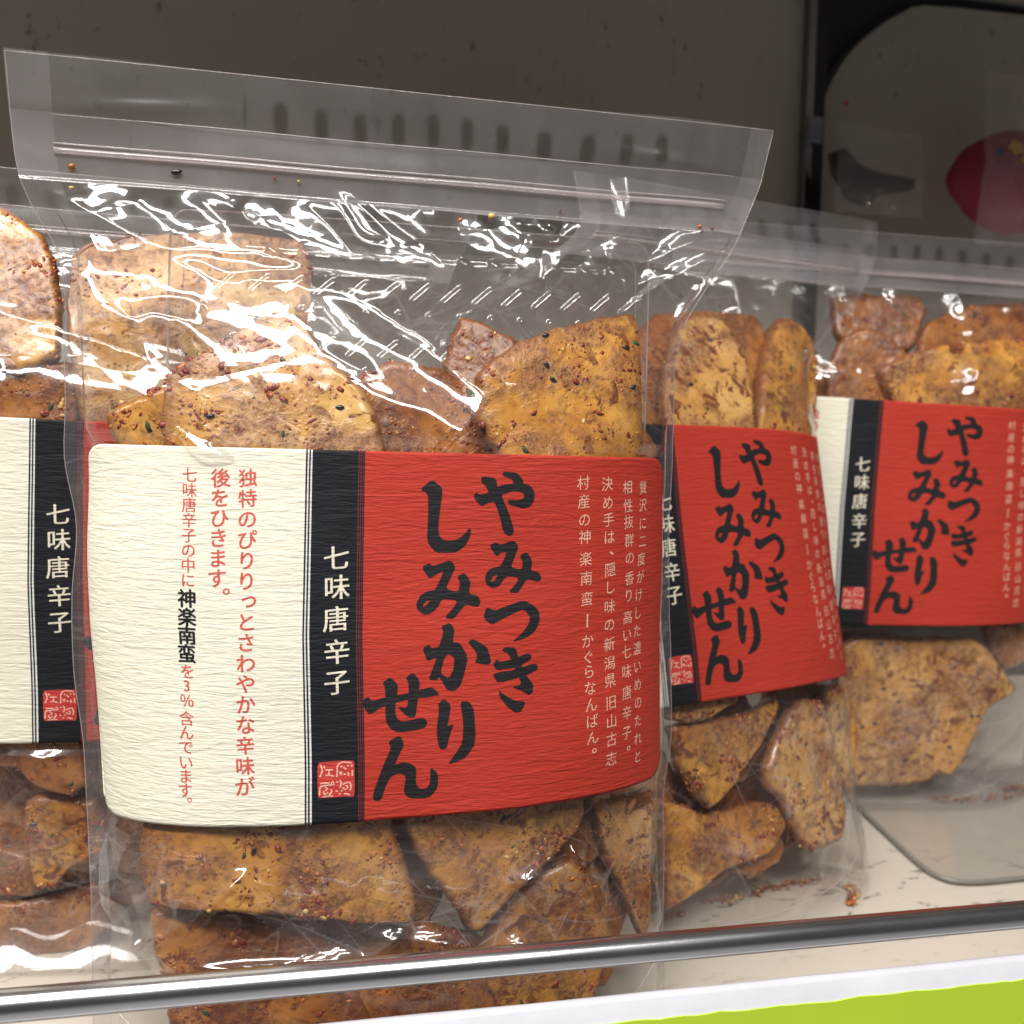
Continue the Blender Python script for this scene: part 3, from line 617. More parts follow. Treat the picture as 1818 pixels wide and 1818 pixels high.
SEAL=[[(330,470),(395,620),(400,720),(360,800),(325,890)],[(440,520),(490,600)],[(490,655),(760,645)],[(620,660),(620,830)],[(500,830),(640,820),(780,860)],
 [(870,890),(885,700),(880,560),(930,450),(1040,400),(1130,390),(1250,400),(1345,430)],[(1350,480),(1355,560)],[(1370,650),(1365,850)],[(990,550),(1050,530)],[(1200,510),(1270,520)],[(1080,590),(1130,560)],[(1130,640),(1170,590)],[(940,745),(1060,735)],[(1000,690),(1000,820)],[(1090,790),(1150,785)],[(1230,720),(1250,850)],
 [(340,1100),(640,1075)],[(690,1100),(740,1010),(790,1120),(690,1130)],[(310,1500),(325,1250),(360,1180),(560,1150),(720,1130)],[(480,1200),(580,1270),(500,1330)],[(440,1340),(460,1420),(520,1450)],[(570,1370),(560,1420)],[(680,1270),(720,1340),(650,1430),(620,1490)],[(400,1525),(600,1490),(750,1495)],
 [(960,975),(1020,1060),(970,1230)],[(870,1010),(900,1060)],[(1060,1120),(1180,1060),(1300,1050),(1320,1150),(1330,1230),(1290,1310)],[(1060,1220),(1120,1290),(1210,1250),(1220,1170),(1150,1165)],[(830,1320),(900,1350)],[(1010,1300),(1040,1350)],[(960,1400),(965,1460)],[(1100,1420),(1200,1430),(1290,1455)]]
def make_prints():
    out=[]
    red='独特のぴりりっとさわやかな辛味が後をひきます。七味唐辛子の中に神楽南蛮を3％含んでいます。贅沢に二度がけした濃いめのたれと相性抜群の香り高い決め手は、隠し新潟県旧山古志村産ーかぐらなんばん'
    G=glyph_meshes(sorted(set(red)),.0); GB=glyph_meshes(list('神楽南蛮'),.0); GM=glyph_meshes(sorted(set('独特のぴりりっとさわやかな辛味が後をひきます。七唐子')),.0)
    a=Acc()
    for i,p in enumerate(TITLE): put_px_polys(a,p,.00006+.000006*(i%5))
    out.append(('title_lettering',a.mesh('title_lettering',INKB)))
    a=Acc()
    for ch,x,y in zip('七味唐辛子',(597,598,596,598,598),(990,1042,1098,1156,1210)): put_char(a,GM,ch,x,y,47,wt=1)
    out.append(('band_lettering',a.mesh('band_lettering',INKC)))
    a=Acc()
    t='独特のぴりりっとさわやかな辛味が'; 
    for i,ch in enumerate(t):
        x=440-5*i/15; y=848+(1396-848)*i/15
        put_char(a,GM,ch,x+(4 if ch=='っ' else 0),y-(4 if ch=='っ' else 0),34 if ch in '独特辛味' else 36,wt=2)
    for i,ch in enumerate('後をひきます'): put_char(a,GM,ch,392-1.2*i,848+35.6*i,36,wt=2)
    put_char(a,GM,'。',414,1038,38)
    for i,ch in enumerate('七味唐辛子の中に'): put_char(a,G,ch,337-.35*i,843+26.7*i,28,sl=0)
    for ch,y in zip('を3％含んでいます',(1192,1217,1244,1275,1300,1326,1353,1377,1402)): put_char(a,G,ch,332.5-(y-1192)*.012+(6 if ch=='3' else 0),y,28,sl=0)
    put_char(a,G,'。',345,1412,26,sl=0)
    out.append(('description_lettering',a.mesh('description_lettering',INKR)))
    a=Acc()
    for i,ch in enumerate('神楽南蛮'): put_char(a,GB,ch,332.5-.4*i,1062+32.8*i,35,sl=0,wt=3)
    out.append(('bold_lettering',a.mesh('bold_lettering',INKB)))
    a=Acc()
    def col(t,xs,ys,size,**k):
        for ch,x,y in zip(t,xs,ys):
            if ch=='ー': put_char(a,G,ch,x,y,size*1.1,rot=1,sl=0)
            elif ch in '。、': put_char(a,G,ch,x+10*k.get('kx',1),y-8,size*1.1)
            else: put_char(a,G,ch,x,y,size,wt=0,**k)
    ys=[857,890,922.5,953,992,1026.5,1063,1102,1138,1167,1192,1221,1250,1279,1308,1329]; col('村産の神楽南蛮ーかぐらなんばん。',np.interp(ys,[857,1329],[1034.5,1050]),ys,27)
    ys=[859,892,922.5,953,980,1011,1042,1076.6,1109,1144,1177,1207.6,1246,1279,1311.6,1346]; col('決め手は、隠し味の新潟県旧山古志',np.interp(ys,[859,1000,1346],[1077,1082,1083]),ys,26.5)
    ys=[865,897.5,926,959,990,1026.5,1057,1096,1127,1157.5,1192,1229,1265,1300,1325]; col('相性抜群の香り高い七味唐辛子。',np.interp(ys,[865,1000,1150,1300],[1113,1117,1113,1110]),ys,26,kx=.95)
    ys=[865+31.8*i for i in range(16)]; col('贅沢に二度がけした濃いめのたれと',np.interp(ys,[865,960,1080,1240,1342],[1140,1139,1132,1131,1130]),ys,25,kx=.9)
    out.append(('side_lettering',a.mesh('side_lettering',INKP)))
    a=Acc(); put_px_polys(a,[SC([(250,430),(500,400),(900,360),(1200,350),(1430,340),(1440,800),(1440,1450),(1390,1520),(1100,1510),(700,1550),(400,1560),(270,1565),(250,1100)])],.00006)
    out.append(('seal',a.mesh('seal',SEALR)))
    a=Acc()
    for i,p in enumerate(SEAL): put_px_polys(a,[SC(stroke(p,52))],.00012+.000008*(i%6))
    out.append(('seal_carving',a.mesh('seal_carving',SEALP)))
    return out
SH={}
ROOT={}
ROOT['front']=build_pouch('front','nearest and largest clear zip pouch, its cream, black and red label fully in view',SH)
ROOT['left']=build_pouch('left','clear zip pouch cut off by the left edge, half hidden behind the front pouch',SH)
ROOT['middle']=build_pouch('middle','clear zip pouch tilted sideways, second in the row, just right of the front pouch',SH)
ROOT['right']=build_pouch('right','farthest clear zip pouch at the right edge, above the clear acrylic sheet',SH)
# ---------- crackers ----------
def ico_blob(r):
    t=(1+5**.5)/2; V=np.array([(-1,t,0),(1,t,0),(-1,-t,0),(1,-t,0),(0,-1,t),(0,1,t),(0,-1,-t),(0,1,-t),(t,0,-1),(t,0,1),(-t,0,-1),(-t,0,1)],float)/1.9
    return V*(1+r.uniform(-.42,.42,(12,1)))
ICF=np.array([(0,11,5),(0,5,1),(0,1,7),(0,7,10),(0,10,11),(1,5,9),(5,11,4),(11,10,2),(10,7,6),(7,1,8),(3,9,4),(3,4,2),(3,2,6),(3,6,8),(3,8,9),(4,9,5),(2,4,11),(6,2,10),(8,6,7),(9,8,1)])
def sesame_mesh():
    V=[];n=10;m=7
    for i in range(m):
        t=i/(m-1); x=-.0013+.0026*t; r=.00082*math.sin(math.pi*min(max(t,.02),.98))**.6*(1-.25*t)
        for k in range(n): a=2*math.pi*k/n; V.append((x,r*math.cos(a),.65*r*math.sin(a)))
    Fc=[(i*n+k,i*n+(k+1)%n,(i+1)*n+(k+1)%n,(i+1)*n+k) for i in range(m-1) for k in range(n)]+[tuple(range(n))[::-1],tuple(range((m-1)*n,m*n))]
    o=mobj('sesame_seed',V,Fc,SES); me=o.data; bpy.data.objects.remove(o); return me
SESM=sesame_mesh()
CN=[0]
def frame(x,y,n):
    n=n/np.linalg.norm(n); ex=np.cross(n,[0,0,1.]); ex/=np.linalg.norm(ex); ez=np.cross(ex,n)
    return ex,ez
def buried(which,x,z,i):
    side='far left' if x<-.05 else 'left of centre' if x<-.012 else 'centre' if x<.022 else 'right of centre' if x<.055 else 'far right'
    lay='upper' if z>.1 else 'middle' if z>.022 else 'lowest'
    return 'cracker piece buried in the %s pouch, %s, %s layer'%(which,side,lay)
def plane_for(key,cx,cz,back,tilt=(0,0)):
    # plane following the film at (cx,cz), set back by `back`; returns point and normal toward the front (-Y)
    def yf(x,z):
        xl=np.interp(z,LZ,LX);xr=np.interp(z,RZ,RX); s=(x-xl)/(xr-xl)*2-1; return float(-Dz(z)*Ps(np.clip(s,-.9,.9)))
    sx=np.clip((yf(cx+.02,cz)-yf(cx-.02,cz))/.04,-.35,.35)*.6+tilt[0]; sz=np.clip((yf(cx,cz+.02)-yf(cx,cz-.02))/.04,-.5,.5)*.8+tilt[1]
    n=np.array([sx,-1.0,sz]); n/=np.linalg.norm(n)
    return np.array([cx,yf(cx,cz)+back,cz]),n
def cracker(key,poly,back,label,T=.0062,tilt=(0,0),mat=0,seeds=0,clump=140,local=False,curve=.0022,res=1.0,seedpx=()):
    CN[0]+=1; sd=CN[0]; r=np.random.RandomState(sd*31+5)
    Mi=np.linalg.inv(arr(BAGS[key]['M'])); cl=Mi[:3,:3]@CAM+Mi[:3,3]
    if not local:
        pp=np.array(poly,float); d=ray(pp[:,0],pp[:,1])@Mi[:3,:3].T
        t=(-.015-cl[1])/d[:,1]; Q=cl+d*t[:,None]; c=(Q.min(0)+Q.max(0))/2
        p0,n=plane_for(key,c[0],c[2],back+T*.62,tilt)
        t=((p0-cl)@n)/(d@n); Q=cl+d*t[:,None]
    else:
        pp=np.array(poly,float); c=pp.mean(0); p0,n=plane_for(key,c[0],c[1],back+T*.62,tilt)
        Q=np.stack([pp[:,0],p0[1]+0*pp[:,0],pp[:,1]],-1)
    ex,ez=frame(0,0,n)
    # chaikin rounding and resampling in plane coordinates
    q=np.stack([(Q-p0)@ex,(Q-p0)@ez],-1)
    for _ in range(2):
        nx=np.roll(q,-1,0); q=np.stack([q*.91+nx*.09,q*.09+nx*.91],1).reshape(-1,2)
    N=int(132*res)//2*2; M=int(26*res)
    cl_=np.vstack([q,q[:1]]); L=np.r_[0,np.cumsum(np.linalg.norm(np.diff(cl_,axis=0),axis=1))]; u=np.linspace(0,L[-1],N+1)[:-1]
    o=np.stack([np.interp(u,L,cl_[:,0]),np.interp(u,L,cl_[:,1])],-1)
    area=.5*np.sum(o[:,0]*np.roll(o[:,1],-1)-np.roll(o[:,0],-1)*o[:,1])
    if area<0: o=o[::-1]
    cc=(o.min(0)+o.max(0))/2*.3+o.mean(0)*.7; o=o-cc
    jit=fbm(np.stack([o[:,0]*260,o[:,1]*260,np.full(N,sd*3.7)],-1),3,sd); rn=np.linalg.norm(o,axis=1,keepdims=True)
    o=o*(1+.0007*jit[:,None]/rn)
    rr=1-np.linspace(1,0,M)**1.0; rr=np.sin(np.linspace(0.0,1,M)*math.pi/2)**.8; rr[0]=0.004
    G=rr[:,None,None]*o[None]                # M,N,2
    # distance to the broken edge, approximated along the spoke with the local inradius
    inr=np.minimum(rn[:,0],.5*(np.roll(rn[:,0],3)+np.roll(rn[:,0],-3)))
    e=(1-rr)[:,None]*inr[None]*.85
    rad=T*.36; hh=T/2*np.sqrt(np.maximum(1-(1-np.clip(e/rad,0,1))**2,0))
    q3=np.stack([G[...,0],G[...,1],np.full(G.shape[:2],sd*1.7)],-1)
    hh=hh*(1+.09*fbm(q3*95,2,sd)*np.clip(e/rad,0,1))
    bend=curve*((G[...,0]/.03)**2*r.uniform(-.6,1)+(G[...,1]/.03)**2*r.uniform(-.6,1))
    bend=np.clip(bend,-.004,.004)+.0007*vnoise(q3*38,sd+3)
    fine=.00014*fbm(q3*420,3,sd+9)+.00012*np.maximum(vnoise(q3*900,sd+2),0)+.0004*np.maximum(fbm(q3*150,2,sd+4)-.35,0); fine*=np.clip(e/.0008,0.3,1)
    front=np.stack([G[...,0],-(hh+fine)+bend,G[...,1]],-1); backv=np.stack([G[...,0],hh+fine*.6+bend,G[...,1]],-1)[:-1]
    V=np.concatenate([front.reshape(-1,3),backv.reshape(-1,3)]); nf=M*N; nb=(M-1)*N
    i=np.arange(M-1)[:,None]*N; j=np.arange(N)[None]; j2=(j+1)%N
    Ff=np.stack([i+j,i+N+j,i+N+j2,i+j2],-1).reshape(-1,4)[:,::-1]
    i=np.arange(M-2)[:,None]*N; Fb=np.stack([nf+i+j,nf+i+N+j,nf+i+N+j2,nf+i+j2],-1).reshape(-1,4)
    l=(M-2)*N; jj=np.arange(N); j2=(jj+1)%N; Fr=np.stack([nf+l+jj,(M-1)*N+jj,(M-1)*N+j2,nf+l+j2],-1)
    cap=np.array([[0,2*k,2*k+1,2*k+2] for k in range(1,N//2-1)])[:,::-1] if False else None
    Fq=np.concatenate([Ff,Fb,Fr])
    ed=1-np.clip(e/.0030,0,1); ed=ed**1.4
    V=V.astype(float)
    Rl=np.eye(4); Rl[:3,0]=ex; Rl[:3,1]=-n; Rl[:3,2]=ez; Rl[:3,3]=p0+cc[0]*ex+cc[1]*ez
    W=Matrix(arr(BAGS[key]['M'])@Rl)
    Lp=V@Rl[:3,:3].T+Rl[:3,3]; xl=np.interp(Lp[:,2],LZ,LX); xr=np.interp(Lp[:,2],RZ,RX); ss_=np.clip((Lp[:,0]-xl)/(xr-xl)*2-1,-.985,.985)
    yf_=-Dz(Lp[:,2])*Ps(ss_)+.0019+.0006*np.minimum(vnoise(Lp*70,sd),1); push=np.maximum(yf_-Lp[:,1],0); V=V+(push[:,None]*np.array([0,1.,0]))@Rl[:3,:3]
    front=V[:nf].reshape(front.shape)
    root=mobj('rice_cracker',V,Fq,CRK[mat],attr={'edge':np.concatenate([ed.ravel(),ed[:-1].ravel()])}); root.matrix_world=W
    # caps at the centre
    tag(root,label,'rice cracker','broken rice crackers inside the pouches')
    # seasoning grains on the front
    fi=front[2:-1].reshape(-1,3)
    dens=vnoise(np.stack([fi[:,0]*110,fi[:,2]*110,np.full(len(fi),sd*2.3)],-1),sd+20)+.5*vnoise(fi*330,sd+21)
    # area weight: outer rings are wider
    wgt=np.repeat(rr[2:-1],N)*np.maximum(dens+.25,.03)**2.0; wgt/=wgt.sum()
    nrm=np.array([0,-1.,0])
    clump=int(clump*1.6)
    if clump:
        ids=r.choice(len(fi),clump,p=wgt,replace=False); VV=[];FF=[];MI=[]
        for k,idx in enumerate(ids):
            sz=r.choice([.00020,.00034,.00056,.00088],p=[.40,.30,.20,.10])
            mi=r.choice([0,1,2,3],p=[.66,.25,.05,.04]); b=ico_blob(r)*sz
            if mi==3: b=b*[2.0,.35,1.0]
            else: b=b*[r.uniform(.8,2.0),.30,r.uniform(.6,1.3)]
            a=r.uniform(0,math.pi); c_,s_=math.cos(a),math.sin(a); b=np.stack([b[:,0]*c_-b[:,2]*s_,b[:,1],b[:,0]*s_+b[:,2]*c_],-1)
            VV.append(b+fi[idx]+[0,-sz*.04,0]); FF.append(ICF+12*k); MI+= [mi]*20
        s=mobj('chili_seasoning',np.concatenate(VV),np.concatenate(FF),CH,root,mi=MI,smooth=False); s['kind']='stuff'
    pts=[]
    for (sx_,sy_,an) in seedpx:
        d=ray(np.array(sx_,float),np.array(sy_,float))@Mi[:3,:3].T; t=((p0-cl)@n)/(d@n); Qp=cl+d*t; u_=np.array([(Qp-p0)@ex-cc[0],(Qp-p0)@ez-cc[1]]); pts.append((u_,an))
    for _ in range(seeds):
        idx=r.choice(len(fi),p=wgt); pts.append((fi[idx][[0,2]],r.uniform(0,3.1)))
    for u_,an in pts:
        k=np.argmin(((front[...,0]-u_[0])**2+(front[...,2]-u_[1])**2)); y=front.reshape(-1,3)[k][1]
        so=bpy.data.objects.new('sesame_seed',SESM); COL.objects.link(so); so.parent=root
        so.matrix_local=Matrix.Translation((u_[0],y-.00035,u_[1]))@Matrix.Rotation(an,4,'Y')@Matrix.Rotation(math.pi/2,4,'X')
    return root
K='front'
cracker(K,[(293,670),(327,642),(385,612),(454,569),(497,554),(531,562),(570,619),(616,666),(655,704),(674,746),(684,802),(690,880),(300,880),(285,760)],.0035,'large triangular cracker with chili flakes rising above the cream part of the front label',seeds=3,clump=300,mat=2,seedpx=[(404,598,.6),(603,727,0)])
cracker(K,[(185,735),(216,716),(262,696),(300,684),(345,705),(350,860),(235,860),(212,800)],.0075,'cracker corner poking out at the far left above the front label',clump=120,mat=0)
cracker(K,[(846,666),(869,639),(927,604),(1008,577),(1062,565),(1116,556),(1133,564),(1140,604),(1142,720),(1147,812),(1148,880),(900,880),(869,785),(846,754),(841,704)],.0030,'pale golden cracker with black sesame at upper right of the front pouch',seeds=1,clump=130,mat=0,seedpx=[(964,652,2.2),(975,678,2.4),(1111,617,3.0),(1122,688,.3),(966,597,.2)])
cracker(K,[(815,568),(839,568),(885,589),(916,608),(940,680),(900,780),(830,740),(786,655),(798,604)],.0110,'small dark cracker peeking out behind the pale golden one in the front pouch',clump=110,mat=1,tilt=(-.15,0))
cracker(K,[(630,670),(700,640),(780,655),(850,700),(880,790),(880,880),(640,880)],.0135,'dark cracker in the middle under the bright film glare above the front label',clump=120,mat=1,seeds=1)
cracker(K,[(262,1400),(695,1400),(698,1469),(718,1519),(743,1612),(738,1635),(658,1637),(495,1622),(346,1615),(262,1612),(251,1593),(247,1528),(250,1470)],.0035,'wide yellow cracker directly below the front label, left side',seeds=2,clump=280,mat=0,seedpx=[(452,1503,1.2)])
cracker(K,[(705,1400),(1040,1400),(1030,1465),(945,1555),(900,1600),(853,1646),(832,1650),(792,1598),(742,1528),(718,1462)],.0050,'pointed cracker hanging down below the red part of the front label',seeds=2,clump=210,mat=0,tilt=(.06,0))
cracker(K,[(266,1610),(400,1620),(569,1630),(590,1680),(650,1780),(690,1900),(310,1900),(296,1790),(290,1720),(270,1677)],.0105,'brown cracker under the wide yellow one, crossing the chrome bar at lower left',seeds=1,clump=170,mat=1)
cracker(K,[(570,1625),(668,1632),(750,1630),(850,1660),(915,1720),(930,1900),(660,1900),(600,1720)],.0125,'dull brown cracker low in the front pouch behind the chrome bar',clump=130,mat=1)
cracker(K,[(976,1530),(1016,1516),(1046,1562),(1070,1615),(1089,1662),(1080,1690),(1040,1800),(880,1800),(845,1680),(905,1590)],.0085,'smooth orange triangular cracker at lower right of the front pouch',clump=70,mat=0,seeds=1)
cracker(K,[(1045,1420),(1112,1405),(1152,1395),(1153,1500),(1148,1634),(1132,1662),(1102,1590),(1067,1523)],.0085,'narrow cracker against the right side seam below the front label',clump=90,mat=2)
cracker(K,[(930,1400),(1070,1400),(1075,1500),(1010,1560),(930,1620),(880,1560)],.0175,'shaded cracker deep below the red label in the front pouch',clump=80,mat=1)
L='piece of cracker mostly buried behind the others in the front pouch'
for i,(a,b,bk,w_,h_) in enumerate([(-.052,.160,.021,.040,.034),(-.01,.158,.024,.045,.034),(.035,.158,.023,.05,.034),(.065,.16,.020,.042,.04),(-.045,.035,.022,.05,.05),(.00,.03,.021,.05,.055),(.045,.028,.021,.055,.055),(.07,.01,.018,.035,.06),(-.03,-.015,.022,.06,.035),(.03,-.015,.020,.06,.03)]):
    r=np.random.RandomState(i+50); P_=[(a+w_*.58*math.cos(t)*r.uniform(.8,1.1),b+h_*.58*math.sin(t)*r.uniform(.8,1.1)) for t in np.linspace(0,2*math.pi,7)[:-1]]
    cracker(K,P_,bk,buried('front',a,b,i),mat=1,clump=50,local=True,res=.6,tilt=(r.uniform(-.15,.15),r.uniform(-.15,.15)))
K='left'
cracker(K,[(130,440),(230,417),(400,408),(535,425),(552,470),(550,560),(500,640),(440,740),(300,810),(180,825),(140,740),(118,600)],.0035,'big cracker of the left pouch seen through the clear shoulder of the front pouch',clump=160,mat=2,seeds=1,tilt=(0,.0))
cracker(K,[(-70,410),(0,368),(45,392),(85,430),(104,480),(112,560),(106,640),(40,668),(-70,650)],.0040,'golden cracker at the left picture edge above the left label',clump=190,mat=0,seeds=0)
cracker(K,[(-30,640),(50,650),(128,640),(150,720),(140,800),(-30,800)],.0095,'dark cracker wedged just above the left label',clump=110,mat=1)
cracker(K,[(-50,1290),(145,1290),(165,1385),(132,1412),(62,1392),(30,1358),(-50,1350)],.0040,'cracker edge just below the cream part of the left label',clump=150,mat=1)
cracker(K,[(44,1421),(66,1408),(123,1410),(170,1417),(192,1455),(196,1507),(142,1531),(118,1549),(101,1573),(71,1580),(59,1566),(52,1512),(43,1457)],.0055,'wedge shaped cracker at lower left beside the cream label corner',clump=130,mat=0,seeds=1)
cracker(K,[(-40,1490),(10,1500),(60,1520),(80,1575),(60,1590),(-40,1588)],.0105,'brown cracker behind the wedge at the left picture edge',clump=60,mat=1)
cracker(K,[(-40,1600),(110,1588),(190,1560),(215,1620),(170,1680),(60,1700),(-40,1690)],.0125,'shadowed cracker at the bottom of the left pouch',clump=70,mat=1)
cracker(K,[(150,1300),(330,1300),(330,1480),(260,1560),(170,1540)],.0135,'cracker of the left pouch glimpsed past the lower left corner of the front label',clump=40,mat=1,res=.7)
for i,(a,b,bk,w_,h_) in enumerate([(.0,.16,.022,.06,.035),(.05,.16,.022,.06,.035),(.08,.03,.022,.05,.06),(.03,.02,.022,.06,.06),(-.03,.035,.022,.06,.05),(-.07,.03,.020,.05,.06),(-.05,-.005,.020,.07,.045),(-.01,.005,.021,.07,.05)]):
    r=np.random.RandomState(i+160); P_=[(a+w_*.58*math.cos(t)*r.uniform(.8,1.1),b+h_*.58*math.sin(t)*r.uniform(.8,1.1)) for t in np.linspace(0,2*math.pi,7)[:-1]]
    cracker(K,P_,bk,buried('left',a,b,i),mat=1,clump=30,local=True,res=.55)
K='middle'
cracker(K,[(1183,615),(1210,572),(1238,560),(1286,568),(1305,596),(1321,643),(1333,714),(1336,800),(1180,800),(1170,700)],.0040,'glossy cracker with sesame above the label of the tilted pouch, left one',clump=170,mat=2,seedpx=[(1217,690,.1)],seeds=1)
cracker(K,[(1353,615),(1372,576),(1392,562),(1416,576),(1437,615),(1452,675),(1462,754),(1462,810),(1336,810),(1338,714)],.0045,'upright curved cracker above the right end of the tilted label',clump=150,mat=0,T=.010)
cracker(K,[(1130,590),(1160,557),(1250,552),(1350,560),(1372,690),(1345,800),(1130,800)],.0150,'shaded cracker behind the two upright ones in the tilted pouch',clump=60,mat=1,res=.7)
cracker(K,[(1178,1225),(1276,1215),(1312,1236),(1262,1274),(1228,1285),(1180,1278)],.0035,'yellow cracker end right under the tilted label',clump=60,mat=2,T=.006)
cracker(K,[(1184,1292),(1213,1280),(1257,1280),(1329,1263),(1376,1236),(1382,1250),(1354,1312),(1305,1389),(1278,1421),(1256,1440),(1233,1414),(1196,1351)],.0060,'triangular cracker pointing down below the tilted label, tip dotted with chili',clump=190,mat=0,seedpx=[(1250,1426,1.0)])
cracker(K,[(1422,1237),(1448,1243),(1467,1293),(1483,1365),(1495,1438),(1485,1488),(1450,1508),(1419,1508),(1400,1457),(1378,1414),(1349,1394),(1353,1360),(1366,1322),(1395,1264)],.0045,'tall freckled cracker low on the right of the tilted pouch',clump=190,mat=2,seedpx=[(1407,1391,.4)],seeds=1)
cracker(K,[(1450,1215),(1502,1215),(1521,1268),(1520,1377),(1502,1414),(1484,1390),(1462,1300)],.0100,'pinkish cracker strip along the right seam of the tilted pouch',clump=60,mat=2)
cracker(K,[(1170,1418),(1252,1443),(1341,1421),(1378,1426),(1391,1462),(1366,1510),(1281,1547),(1232,1583),(1175,1617),(1165,1490)],.0120,'broad cracker lying diagonally at lower left of the tilted pouch',clump=150,mat=0,seeds=1)
cracker(K,[(1281,1530),(1317,1503),(1385,1480),(1392,1506),(1378,1532),(1334,1559),(1296,1549)],.0160,'small rounded cracker near the bottom of the tilted pouch',clump=40,mat=1)
for i,(a,b,bk,w_,h_) in enumerate([(-.03,.165,.020,.05,.035),(-.07,.165,.018,.04,.035),(.02,.158,.022,.05,.03),(.062,.158,.021,.04,.03),(.02,.033,.020,.05,.04),(.065,.04,.020,.045,.045),(-.03,.02,.015,.05,.05),(.0,.0,.021,.06,.05),(.045,.01,.023,.06,.06),(.075,.012,.021,.035,.06)]):
    r=np.random.RandomState(i+80); P_=[(a+w_*.58*math.cos(t)*r.uniform(.8,1.1),b+h_*.58*math.sin(t)*r.uniform(.8,1.1)) for t in np.linspace(0,2*math.pi,7)[:-1]]
    cracker(K,P_,bk,buried('tilted',a,b,i),mat=1,clump=40,local=True,res=.55,tilt=(r.uniform(-.15,.15),r.uniform(-.15,.15)))
K='right'
cracker(K,[(1467,651),(1487,607),(1519,584),(1554,584),(1586,603),(1606,628),(1605,745),(1465,745)],.0080,'rounded cracker at upper left of the right pouch above its black stripe',clump=80,mat=1)
cracker(K,[(1556,655),(1613,627),(1692,607),(1771,601),(1840,604),(1890,750),(1600,750),(1570,700)],.0040,'long curved cracker just above the red label of the right pouch',clump=200,mat=0,T=.009)
cracker(K,[(1472,528),(1519,524),(1629,528),(1642,552),(1622,620),(1574,640),(1479,600)],.0170,'dark crusty cracker at the very top of the right pouch',clump=60,mat=1)
cracker(K,[(1637,576),(1673,560),(1732,544),(1840,540),(1890,640),(1700,660),(1620,640)],.0150,'cracker behind the long curved one at the right picture edge',clump=80,mat=1)
cracker(K,[(1495,1131),(1717,1129),(1747,1144),(1777,1183),(1808,1225),(1756,1251),(1735,1293),(1703,1360),(1688,1378),(1668,1372),(1655,1378),(1643,1388),(1598,1395),(1500,1398),(1490,1300)],.0060,'large squarish cracker with round black pepper dots below the right label',clump=170,mat=2,seedpx=[(1560,1140,.3),(1590,1242,.5),(1549,1281,.2),(1605,1290,.9),(1579,1313,.1),(1624,1303,.3),(1602,1346,.6),(1526,1287,.4),(1564,1220,.2),(1731,1268,.3)],seeds=2)
cracker(K,[(1740,1105),(1850,1105),(1850,1150),(1815,1175),(1779,1192),(1750,1160)],.0130,'small cracker corner at the right picture edge under the right label',clump=40,mat=1)
for i,(a,b,bk,w_,h_) in enumerate([(-.03,.160,.022,.06,.03),(.02,.165,.024,.06,.04),(-.06,.165,.02,.04,.05),(.0,.03,.025,.06,.03)]):
    r=np.random.RandomState(i+120); P_=[(a+w_*.58*math.cos(t)*r.uniform(.8,1.1),b+h_*.58*math.sin(t)*r.uniform(.8,1.1)) for t in np.linspace(0,2*math.pi,7)[:-1]]
    cracker(K,P_,bk,buried('right',a,b,i),mat=1,clump=30,local=True,res=.55)
# crumbs lying in the pouch bottoms and one on the shelf
def crumbs(name,key,pts,n,label,spread=.0035,shelf=False):
    r=np.random.RandomState(n); P=np.array(pts,float); L_=[];Mi=np.linalg.inv(arr(BAGS[key]['M'])); 
    W=np.array([fpt(a,b,.0012) for a,b in P])
    VV=[];FF=[];MI=[]
    for k in range(n):
        t=r.uniform(0,len(W)-1.001); i=int(t); p=W[i]*(1-t+i)+W[i+1]*(t-i)+r.normal(0,1,3)*[spread,spread*.6,0]+[0,0,abs(r.normal(0,.0008))]
        sz=r.uniform(.0003,.0009); VV.append(ico_blob(r)*sz*[1.3,1,.8]+p); FF.append(ICF+12*k); MI+=[r.choice([0,1,2,3],p=[.3,.5,.12,.08])]*20
    c=np.concatenate(VV); c0=c.mean(0)
    o=mobj(name,c-c0,np.concatenate(FF),CH,mi=MI); o.location=c0; tag(o,label,'crumbs',kind='stuff'); return o
crumbs('chili_crumbs','right',[(1640,1416),(1720,1420),(1818,1412)],90,'chili and cracker crumbs in the bottom fold of the right pouch')
crumbs('chili_crumbs','right',[(1775,1402),(1818,1398),(1860,1395)],90,'pile of orange crumbs in the bottom right corner of the right pouch')
crumbs('chili_crumbs','middle',[(1250,1602),(1330,1592),(1370,1575),(1460,1562)],120,'dark and orange crumbs along the bottom fold of the tilted pouch',.0022)
crumbs('chili_crumbs','middle',[(1509,1575),(1516,1590),(1508,1604)],110,'little heap of orange crumbs at the outer corner of the tilted pouch',.0012)
crumbs('chili_crumbs','middle',[(1185,1625),(1205,1622)],40,'dark crumbs at the lower left corner of the tilted pouch',.002)
sq=at_plane(np.array([314.]),np.array([307.]),[0,MY,0],np.array([0,1.,0]))[0]
so=bpy.data.objects.new('sesame_seed',SESM); COL.objects.link(so); so.matrix_world=Matrix.Translation(sq+[0,-.0014,0])@Matrix.Rotation(-.25,4,'Y')@Matrix.Rotation(1.5,4,'X')@Matrix.Scale(1.25,4); tag(so,'single black sesame seed caught just under the zip of the front pouch','seed')
